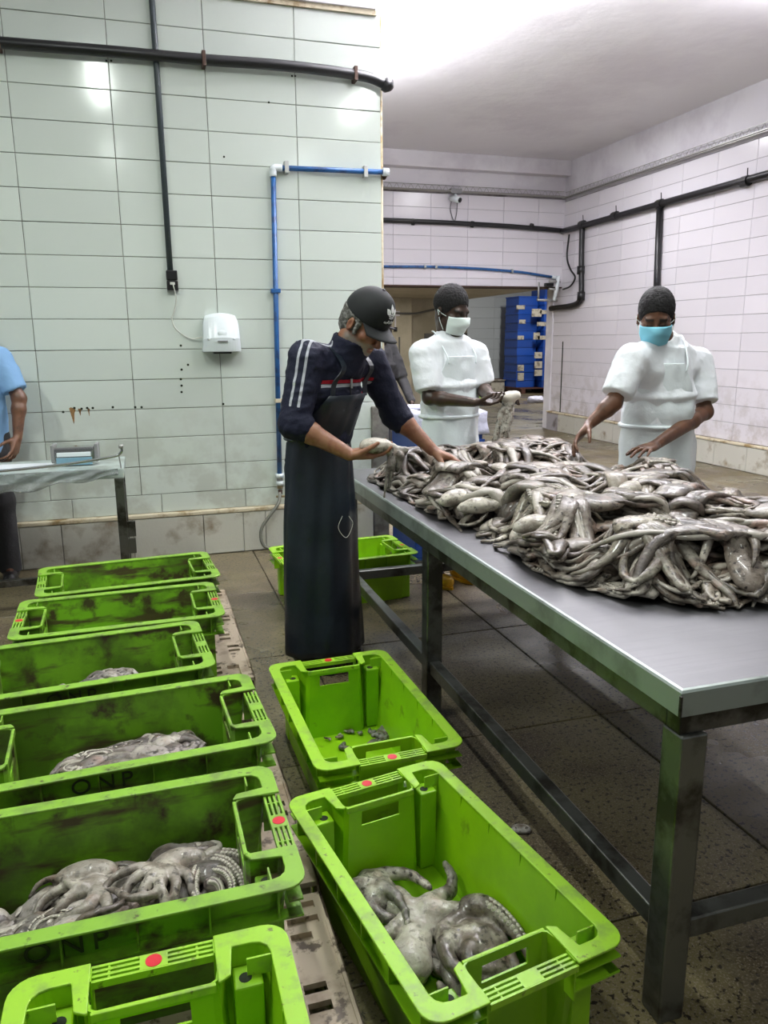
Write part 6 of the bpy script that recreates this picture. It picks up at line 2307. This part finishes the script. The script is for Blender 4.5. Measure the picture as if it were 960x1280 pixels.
# --- octopuses in the crates
def crate_room(x, y, deg, rect, floor_z):
    a = math.radians(deg)
    R = np.array([[math.cos(a), -math.sin(a)], [math.sin(a), math.cos(a)]])
    (x0, y0, x1, y1) = rect
    poly = [R @ np.array(p) + (x, y) for p in ((x0, y0), (x1, y0), (x1, y1), (x0, y1))]
    rm = Inside(poly)
    p = np.array(poly)
    hm = HeightMap(p.min(0) - 0.03, p.max(0) + 0.03, 0.004, floor_z)
    return rm, hm, R


def fill_crate(x, y, deg, rect, fz, items, labels, group, rg, mound_h=0.0, mc=(0, 0), mr=0.2, seg=22, sides=10, shades=None, press=0.85):
    rm, hm, R = crate_room(x, y, deg, rect, fz)
    if mound_h:
        gx = hm.lo[0] + hm.res * np.arange(hm.n[0])[:, None]
        gy = hm.lo[1] + hm.res * np.arange(hm.n[1])[None, :]
        c = R @ np.array(mc) + (x, y)
        ex, ey = mr if isinstance(mr, tuple) else (mr, mr)
        u = ((gx - c[0]) * R[0, 0] + (gy - c[1]) * R[1, 0]) / ex
        w = ((gx - c[0]) * R[0, 1] + (gy - c[1]) * R[1, 1]) / ey
        rr = np.sqrt(u * u + w * w)
        hm.z = fz + mound_h * np.clip(1 - rr * rr, 0, 1)
        M = 14
        mh = mound_h * press
        vv = [V(c[0], c[1], fz + mh * 0.95)]
        ff = []
        for i in range(1, M + 1):
            for k in range(32):
                a = 2 * math.pi * k / 32
                l_ = np.clip(np.array(mc) + np.array([ex * math.cos(a), ey * math.sin(a)]) * (i / M), (-0.283, -0.160), (0.283, 0.160))
                f_ = ((l_[0] - mc[0]) / ex) ** 2 + ((l_[1] - mc[1]) / ey) ** 2
                d_ = R @ (l_ - np.array(mc))
                vv.append(V(c[0] + d_[0], c[1] + d_[1], fz + 0.002 + mh * 0.95 * max(0.0, 1 - f_)))
        for k in range(32):
            ff.append((0, 1 + k, 1 + (k + 1) % 32))
            for i in range(M - 1):
                a, b_ = 1 + i * 32 + k, 1 + i * 32 + (k + 1) % 32
                ff.append((a, a + 32, b_ + 32, b_))
        base = V(c[0], c[1], fz)
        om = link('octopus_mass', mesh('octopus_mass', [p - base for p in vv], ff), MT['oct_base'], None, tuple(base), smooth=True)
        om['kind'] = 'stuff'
        tag(om, 'octopus mass coloured shade-dark at the bottom of the heap in ' + group[1], 'octopus')
    for i, it in enumerate(items):
        rm.cap = fz + mound_h + 0.035 + 0.045 * i / len(items)
        lx, ly, ld, size = it[:4]
        kw = it[4] if len(it) > 4 else {}
        p = R @ np.array([lx, ly]) + (x, y)
        parts = drape_octopus(hm, rm, p[0], p[1], math.radians(ld + deg), size, rg, nseg=seg, sides=sides, **kw)
        lab = labels[i] if isinstance(labels, (list, tuple)) else labels
        place_oct(parts, lab, rg, group[0] if not isinstance(labels, (list, tuple)) else None, shade=(shades[i % len(shades)] if shades else None), sub=True, press=(fz, press))
    return hm, rm, R


FZ = Z_P + 0.010
GREYS = [(0.36, 0.33, 0.31), (0.42, 0.40, 0.35), (0.33, 0.30, 0.30), (0.40, 0.37, 0.36), (0.28, 0.255, 0.25)]
rg = random.Random(5)
items = []
for k in range(26):
    items.append((rg.uniform(-0.28, 0.26), rg.uniform(-0.14, 0.11), rg.uniform(0, 360), rg.uniform(0.8, 1.05), dict(suckers=2 if k % 5 == 1 else 0, curl=0.45)))
fill_crate(-0.155, 1.572, 0.5, (-0.29, -0.165, 0.29, 0.165), FZ, items, 'grey octopus in the lower layers of the fullest pallet crate', ('octopuses heaped in a pallet crate', 'the nearest heaped pallet crate'), rg, 0.13, (-0.01, 0.0), (0.42, 0.20), shades=GREYS, press=0.70)
rg = random.Random(8)
items = [(rg.uniform(-0.12, 0.26), rg.uniform(-0.13, 0.03), rg.uniform(0, 360), rg.uniform(0.7, 0.95), dict(suckers=4 if k % 3 == 1 else 0, curl=0.7)) for k in range(20)]
PURPLE = [(0.34, 0.29, 0.285), (0.42, 0.37, 0.36), (0.29, 0.245, 0.25), (0.38, 0.34, 0.335)]
fill_crate(-0.125, 2.14, 3, (-0.22, -0.16, 0.29, 0.12), FZ, items, 'purplish grey octopus in the middle lettered green crate', ('octopuses in the middle lettered crate', 'the middle lettered crate'), rg, 0.17, (0.05, -0.04), (0.32, 0.17), press=0.76, seg=18, sides=8, shades=PURPLE)
rg = random.Random(9)
items = [(rg.uniform(-0.12, 0.24), rg.uniform(-0.12, 0.0), rg.uniform(0, 360), rg.uniform(0.6, 0.8), dict(curl=0.6)) for k in range(15)]
fill_crate(-0.245, 2.69, 4, (-0.22, -0.16, 0.29, 0.06), FZ, items, 'grey octopus just showing over the rim of the crate pushed left', ('octopuses in the crate pushed left', 'the crate pushed left'), rg, 0.185, (0.03, -0.06), (0.34, 0.14), press=0.84, seg=16, sides=7, shades=GREYS)

# the open crate on the floor: a spread octopus with a pale belly, a dark coiled one, others under its rim
rg = random.Random(21)
items = [(0.13, 0.06, 200, 0.9, dict(curl=0.7, thick=0.8)), (-0.25, -0.03, 170, 0.95, dict(curl=0.8)), (-0.20, 0.11, 20, 0.9, dict(curl=0.8))]
labs = ['grey octopus with tangled arms at the far end of the open floor crate', 'small dark octopus under the near rim of the open floor crate', 'grey octopus against the side of the open floor crate']
labs = ['grey octopus tangled beneath the pale one in the open floor crate', 'dark octopus tucked under the near handle of the open floor crate', 'grey octopus with coiled arms beneath the near end of the open floor crate']
hm, rm, R = fill_crate(0.583, 1.515, 99, (-0.31, -0.165, 0.20, 0.165), 0.012, items, labs, ('', ''), rg, shades=GREYS)
CX = lambda lx, ly: R @ np.array([lx, ly]) + (0.583, 1.515)


def sdf_octopus(label, c, th, arms, mantle, shade, pale, seed, h=0.0045, dark_tip=True, sucker_arm=None, kk=1.0, wr=1.0):
    """One fused octopus: arms = list of (list of (u, v, z)), radius; local frame turned by th about z."""
    ca, sa = math.cos(th), math.sin(th)
    T = lambda p: V(c[0] + p[0] * ca - p[1] * sa, c[1] + p[0] * sa + p[1] * ca, c[2] + p[2])
    allp = [T(p) for pts, r in arms for p in pts] + [T(p) for p, r in mantle]
    lo, hi = np.min(allp, 0) - 0.07, np.max(allp, 0) + 0.07
    S = SDF(lo, hi, h)
    for (p, r) in mantle:
        S.ell(T(p), r, np.array([[ca, sa, 0], [-sa, ca, 0], [0, 0, 1]]), 0.02 * kk)
    centre_lines = []
    for pts, r in arms:
        path = smooth_path([T(p) for p in pts], 22)
        rr = np.interp(np.linspace(0, 1, len(path)), [0, 0.15, 0.6, 1], [r, r * 0.92, r * 0.62, r * 0.28])
        for i in range(len(path) - 1):
            S.cone(path[i], path[i + 1], rr[i], rr[i + 1], (0.006 if i > 4 else 0.016) * kk)
        centre_lines.append((path, rr))
    S.half((0, 0, c[2] - 0.001), (0, 0, -1))
    v, q = S.surface(1)
    v = wrinkle(v, q, 0.0032 * wr, 30, seed)
    v = wrinkle(v, q, 0.0013 * wr, 75, seed + 1)
    v[:, 2] = np.maximum(v[:, 2], c[2] - 0.002)
    base = V(c[0], c[1], c[2])
    f = [tuple(x) for x in q]
    vv = list(v - base)
    pal = np.full(len(v), 0.0)
    dk = np.full(len(v), 0.0)
    for (path, rr) in centre_lines:
        for i in range(0, len(path)):
            dd = np.linalg.norm(v - path[i], axis=1)
            t = i / len(path)
            m = dd < rr[i] * 1.4
            dk[m] = np.maximum(dk[m], np.clip((t - 0.25) * 0.9, 0, 0.55) if dark_tip else 0.35)
    pal = np.clip(pale - dk * 1.2, 0, 1)
    if sucker_arm is not None:
        for path, rr in [centre_lines[k] for k in sucker_arm]:
            tg, sd, up = frames(path)
            for i in range(2, len(path) - 1):
                for s_ in (-1, 1):
                    nn = unit(up[i] * np.sign(up[i][2] + 1e-6) + sd[i] * s_ * 0.55)
                    p0_ = path[i] + nn * rr[i] * 0.93
                    tv, tf = tube_arrays(np.array([p0_ - nn * 0.001, p0_ + nn * rr[i] * 0.30, p0_ + nn * rr[i] * 0.38, p0_ + nn * rr[i] * 0.18]), np.array([0.44, 0.42, 0.30, 0.10]) * rr[i], 8)
                    n0 = len(vv)
                    vv += list(tv - base)
                    f += [tuple(int(k) + n0 for k in t_) for t_ in tf]
                    pal = np.append(pal, np.full(len(tv), 0.95))
                    dk = np.append(dk, np.zeros(len(tv)))
    me = mesh('octopus', vv, f)
    attr(me, 'pale', pal)
    attr(me, 'dark', dk)
    o = link('octopus', me, MT['oct'], None, tuple(base), smooth=True)
    o.color = (shade[0] * 0.7, shade[1] * 0.68, shade[2] * 0.65, 1)
    return tag(o, label, 'octopus')


z0 = 0.014
c = CX(0.075, -0.005)
sdf_octopus('pale octopus with spread arms in the open floor crate', (c[0], c[1], z0), math.radians(99),
            [([(0.00, 0.0, 0.055), (0.05, 0.012, 0.06), (0.09, 0.01, 0.06), (0.13, 0.03, 0.05), (0.16, 0.07, 0.045)], 0.021),
             ([(0.01, -0.01, 0.055), (0.03, -0.05, 0.055), (0.05, -0.09, 0.045), (0.06, -0.125, 0.045), (0.085, -0.145, 0.065), (0.115, -0.14, 0.085)], 0.024),
             ([(0.0, -0.02, 0.055), (-0.02, -0.06, 0.060), (-0.035, -0.10, 0.060), (-0.06, -0.135, 0.055), (-0.10, -0.14, 0.05)], 0.027),
             ([(0.0, 0.02, 0.052), (0.0, 0.06, 0.05), (-0.01, 0.10, 0.05), (0.03, 0.13, 0.045), (0.08, 0.12, 0.045)], 0.023),
             ([(0.02, 0.01, 0.05), (0.08, 0.05, 0.05), (0.12, 0.085, 0.05), (0.10, 0.12, 0.055), (0.04, 0.13, 0.05)], 0.018)],
            [((-0.01, 0.0, 0.045), (0.055, 0.05, 0.032)), ((-0.055, 0.045, 0.048), (0.045, 0.042, 0.034)), ((-0.10, 0.085, 0.042), (0.060, 0.054, 0.042))],
            (0.40, 0.385, 0.33), 0.34, 3)
c = CX(-0.075, -0.075)
sdf_octopus('dark brown octopus with coiled arms and a fringe of suckers in the open floor crate', (c[0], c[1], z0), math.radians(99),
            [([(0.0, 0.0, 0.06), (0.06, 0.05, 0.06), (0.09, 0.0, 0.065), (0.075, -0.05, 0.065), (0.02, -0.065, 0.07), (-0.04, -0.06, 0.07), (-0.10, -0.05, 0.06)], 0.024),
             ([(0.0, 0.03, 0.06), (0.03, 0.065, 0.07), (-0.02, 0.085, 0.07), (-0.08, 0.07, 0.065), (-0.10, 0.02, 0.06), (-0.07, -0.02, 0.06)], 0.020),
             ([(-0.02, 0.0, 0.07), (-0.03, 0.04, 0.08), (-0.07, 0.045, 0.075), (-0.09, 0.01, 0.07), (-0.07, -0.02, 0.06)], 0.018),
             ([(0.105, -0.045, 0.075), (0.07, -0.078, 0.085), (0.01, -0.088, 0.092), (-0.05, -0.088, 0.092), (-0.11, -0.08, 0.082), (-0.15, -0.06, 0.06)], 0.024)],
            [((0.0, -0.01, 0.05), (0.08, 0.065, 0.05)), ((-0.06, 0.0, 0.045), (0.06, 0.05, 0.04))],
            (0.19, 0.16, 0.135), 0.0, 7, dark_tip=False, sucker_arm=[3])
c = CX(-0.20, 0.06)
sdf_octopus('grey octopus with a pointed bell beside the near handle of the open floor crate', (c[0], c[1], z0), math.radians(60),
            [([(0.0, 0.0, 0.03), (0.05, 0.02, 0.03), (0.09, 0.05, 0.025)], 0.018), ([(0.0, -0.02, 0.03), (0.04, -0.05, 0.03), (0.06, -0.09, 0.025)], 0.016)],
            [((-0.02, 0.0, 0.035), (0.06, 0.04, 0.033)), ((-0.08, -0.01, 0.03), (0.035, 0.028, 0.026))], (0.25, 0.225, 0.21), 0.1, 9)
c = CX(0.20, 0.055)
sdf_octopus('grey octopus with a knotted dark arm at the far left of the open floor crate', (c[0], c[1], z0), math.radians(120),
            [([(0.0, 0.0, 0.06), (-0.05, 0.0, 0.085), (-0.11, 0.02, 0.085), (-0.15, 0.05, 0.075)], 0.015),
             ([(0.0, 0.0, 0.05), (0.04, -0.05, 0.055), (0.02, -0.09, 0.055), (-0.02, -0.12, 0.05), (-0.08, -0.12, 0.045)], 0.022),
             ([(0.0, 0.01, 0.05), (-0.02, 0.05, 0.055), (-0.08, 0.05, 0.055), (-0.10, 0.02, 0.05)], 0.018),
             ([(0.02, 0.0, 0.06), (0.05, 0.03, 0.075), (0.03, 0.06, 0.07), (-0.02, 0.05, 0.07)], 0.016)],
            [((0.0, 0.0, 0.045), (0.06, 0.055, 0.045)), ((0.045, -0.02, 0.04), (0.05, 0.045, 0.04))],
            (0.25, 0.235, 0.225), 0.1, 13)

# on top of the nearest heaped crate: arms hanging forward, a pale sac, long arms to the left, a coil of suckers
def laid(label, cpx, arms, mantle, shade, pale, seed, **kw):
    c = on_z(*cpx)
    c = V(c[0], c[1], FZ)
    rel = lambda p: tuple(on_z(*p) - c)
    sdf_octopus(label, tuple(c), 0.0, [([rel(p) for p in pts], r) for pts, r in arms], [(rel(p), r) for p, r in mantle], shade, pale, seed, kk=0.35, wr=0.45, **kw)


laid('octopus with a bundle of arms hanging forward in the fullest pallet crate', (205, 1090, 0.30),
     [([(200, 1086, .335), (178, 1092, .35), (160, 1108, .34), (158, 1128, .32), (172, 1146, .30), (180, 1166, .275)], 0.0135),
      ([(204, 1088, .335), (188, 1100, .35), (178, 1120, .34), (184, 1140, .315), (176, 1162, .285)], 0.0155),
      ([(206, 1088, .335), (200, 1106, .35), (206, 1128, .335), (200, 1146, .31), (208, 1164, .28)], 0.0145),
      ([(210, 1086, .335), (220, 1102, .345), (218, 1122, .335), (230, 1140, .305), (226, 1158, .28)], 0.0130),
      ([(214, 1084, .33), (236, 1096, .335), (240, 1114, .325), (256, 1128, .30), (252, 1146, .28)], 0.0125),
      ([(198, 1086, .335), (168, 1086, .345), (142, 1098, .335), (126, 1118, .325), (136, 1136, .315)], 0.0125),
      ([(206, 1090, .33), (196, 1116, .345), (160, 1122, .345), (140, 1112, .335), (120, 1120, .325), (104, 1138, .315)], 0.0105)],
     [((224, 1079, .31), (0.065, 0.036, 0.032)), ((206, 1088, .322), (0.032, 0.028, 0.022))], (0.34, 0.30, 0.27), 0.15, 3)
laid('octopus with long arms trailing left in the fullest pallet crate', (100, 1105, 0.29),
     [([(116, 1110, .315), (88, 1122, .32), (66, 1144, .31), (34, 1154, .295), (6, 1176, .26)], 0.0150), ([(110, 1106, .315), (78, 1110, .315), (52, 1128, .305), (40, 1150, .29), (16, 1162, .265)], 0.0125),
      ([(122, 1114, .315), (108, 1136, .325), (78, 1150, .31), (60, 1172, .29), (24, 1190, .262)], 0.0155), ([(126, 1112, .32), (134, 1134, .325), (116, 1154, .315), (92, 1166, .30), (74, 1186, .278)], 0.0125),
      ([(112, 1110, .318), (94, 1108, .33), (70, 1098, .315), (48, 1106, .30), (36, 1124, .285)], 0.0110)],
     [((108, 1096, .30), (0.072, 0.038, 0.034)), ((120, 1108, .308), (0.030, 0.027, 0.022))], (0.33, 0.30, 0.26), 0.2, 5)
laid('small dark brown octopus with a bent arm in the fullest pallet crate', (120, 1150, 0.29),
     [([(98, 1172, .31), (102, 1152, .345), (122, 1142, .355), (148, 1132, .35), (156, 1122, .34)], 0.0125), ([(98, 1172, .31), (120, 1176, .315), (150, 1172, .305)], 0.013)],
     [((98, 1174, .30), (0.03, 0.03, 0.025))], (0.20, 0.165, 0.15), 0.0, 6)
laid('octopus with rings of pale suckers at the handle end of the fullest crate', (283, 1108, 0.28),
     [([(250, 1086, .315), (243, 1104, .32), (246, 1124, .315), (262, 1138, .295)], 0.0150), ([(262, 1078, .31), (284, 1082, .315), (300, 1098, .31), (304, 1118, .295), (292, 1134, .28)], 0.0165),
      ([(262, 1092, .315), (280, 1094, .318), (290, 1106, .315), (288, 1122, .30), (274, 1134, .29)], 0.0155), ([(262, 1106, .315), (272, 1108, .316), (276, 1118, .31), (268, 1130, .30)], 0.0140),
      ([(270, 1070, .30), (298, 1072, .305), (318, 1088, .30), (324, 1110, .28), (316, 1128, .265)], 0.0150)],
     [((280, 1106, .275), (0.06, 0.05, 0.025))], (0.33, 0.275, 0.265), 0.1, 8, dark_tip=False, sucker_arm=[0, 1, 2, 3, 4])

# scraps in the second floor crate
rg = random.Random(3)
c2m = (0.625, 2.385)
for k, (px, py, r) in enumerate([(474, 921, 0.050), (460, 926, 0.032), (432, 935, 0.030), (437, 912, 0.018), (446, 906, 0.014), (424, 918, 0.016), (450, 915, 0.014), (463, 913, 0.02), (410, 922, 0.012), (444, 945, 0.02)]):
    w0 = on_z(px, py, 0.02)
    S = SDF(w0 - 0.09, w0 + 0.09, 0.004)
    for q_ in range(7 if r > 0.04 else 3):
        a = rg.uniform(0, 6.28)
        p0 = V(w0[0] + rg.uniform(-r, r) * 0.7, w0[1] + rg.uniform(-r, r) * 0.7, 0.014 + (0.008 if r > .04 else 0))
        S.cone(p0, p0 + V(math.cos(a), math.sin(a), 0.1) * r * 0.8, min(0.012, r * 0.42), min(0.009, r * 0.3), 0.006)
    S.half((0, 0, 0.0095), (0, 0, -1))
    v, q = S.surface(1)
    base = V(w0[0], w0[1], 0.0095)
    o = link('octopus_scrap', quad_mesh('scrap', v - base, q), MT['oct'], None, tuple(base), smooth=True)
    o.color = (*rg.choice([(0.20, 0.19, 0.17), (0.13, 0.12, 0.11), (0.30, 0.28, 0.25)]), 1)
    if k == 0:
        tag(o, 'biggest dark octopus scrap on the floor of the nearly empty green crate', 'scrap')
    else:
        tag(o, 'small octopus scrap on the floor of the nearly empty green crate', 'scrap', 'scraps in the nearly empty crate')
w0 = on_z(648, 1039, 0.0)
S = SDF(w0 - 0.06, w0 + 0.06, 0.004)
S.ell(w0 + V(0, 0, 0.008), (0.03, 0.02, 0.012), None, 0.01)
S.ell(w0 + V(0.02, -0.01, 0.008), (0.018, 0.016, 0.010), None, 0.01)
S.half((0, 0, 0.0005), (0, 0, -1))
o = soft('octopus_scrap', S.surface(1), MT['oct'], None, (0, 0, 0))
o.color = (0.30, 0.28, 0.26, 1)
tag(o, 'small grey scrap lying on the wet floor under the table', 'scrap')

# --- the octopuses in hand
# the capped man's: bell on his right palm, arms hanging over the fingers
hp_ = (wrR + 0.085 * unit(V(0.96, 0.05, 0.03)) + V(0.022, -0.012, 0.030))
ax_ = unit(V(0.97, 0.0, 0.05))
S = SDF(hp_ - 0.30, hp_ + 0.22, 0.0045)
bas = np.stack([ax_, unit(np.cross(V(0, 0, 1), ax_)), V(0, 0, 1)])
S.ell(hp_, (0.066, 0.045, 0.034), bas, 0.01)
S.ell(hp_ + ax_ * 0.055 - V(0, 0, 0.012), (0.030, 0.030, 0.026), bas, 0.02)
hd0 = hp_ + ax_ * 0.075 - V(0, 0, 0.02)
for (dx, dy, dz, r) in [(0.05, 0.0, -0.03, 0.016), (0.02, -0.02, -0.09, 0.017), (0.01, 0.02, -0.10, 0.015), (-0.02, -0.03, -0.16, 0.011), (-0.045, -0.035, -0.20, 0.008), (0.035, 0.03, -0.07, 0.014)]:
    e = hd0 + V(dx, dy, dz)
    m_ = hd0 + V(dx * 0.9 + 0.015, dy, dz * 0.35)
    S.cone(hd0, m_, 0.017, r, 0.012)
    S.cone(m_, e, r, r * 0.6, 0.006)
v, q = S.surface(1)
v = wrinkle(v, q, 0.002, 30, 4)
o = soft('octopus', (v, q), MT['oct'], None, hp_)
o.location = tuple(hp_)
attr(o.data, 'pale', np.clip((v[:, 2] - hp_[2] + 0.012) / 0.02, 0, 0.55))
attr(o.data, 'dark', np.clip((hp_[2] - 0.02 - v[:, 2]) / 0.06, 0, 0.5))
o.color = (0.38, 0.35, 0.31, 1)
tag(o, 'pale octopus resting in the right hand of the capped man', 'octopus')
# the left worker's: gripped at the top, arms hanging to the heap
gt = at(638, 498, YA - 0.40)
gb = at(626, 556, YA - 0.40)
S = SDF(np.minimum(gt, gb) - 0.15, np.maximum(gt, gb) + 0.15, 0.0045)
S.ell(gt + V(0.0, 0, 0.012), (0.062, 0.05, 0.030), np.stack([V(1, 0, 0.15), V(0, 1, 0), V(-0.15, 0, 1)]), 0.01)
S.ell(gt - V(0.01, 0, 0.035), (0.035, 0.035, 0.04), None, 0.02)
for k, (dx, dy, ex) in enumerate([(-0.035, 0, -0.04), (-0.015, -0.02, -0.02), (0.0, 0.02, 0.0), (0.018, -0.01, 0.035), (0.0, -0.03, 0.06), (-0.025, 0.02, -0.05)]):
    pth = smooth_path([gt - V(0.01, 0, 0.03), gt * 0.7 + gb * 0.3 + V(dx, dy, 0), gt * 0.3 + gb * 0.7 + V(dx * 1.2, dy, 0), gb + V(ex, dy * 1.5, -0.01)], 12)
    for i in range(12):
        S.cone(pth[i], pth[i + 1], 0.021 - 0.0011 * i, 0.021 - 0.0011 * (i + 1), 0.005)
v, q = S.surface(1)
v = wrinkle(v, q, 0.003, 32, 9)
o = soft('octopus', (v, q), MT['oct'], None, gt)
o.location = tuple(gt)
attr(o.data, 'pale', np.clip((v[:, 2] - gt[2] + 0.03) / 0.03, 0, 0.9))
o.color = (0.40, 0.38, 0.33, 1)
tag(o, 'octopus dangling from the hands of the left worker in white', 'octopus')
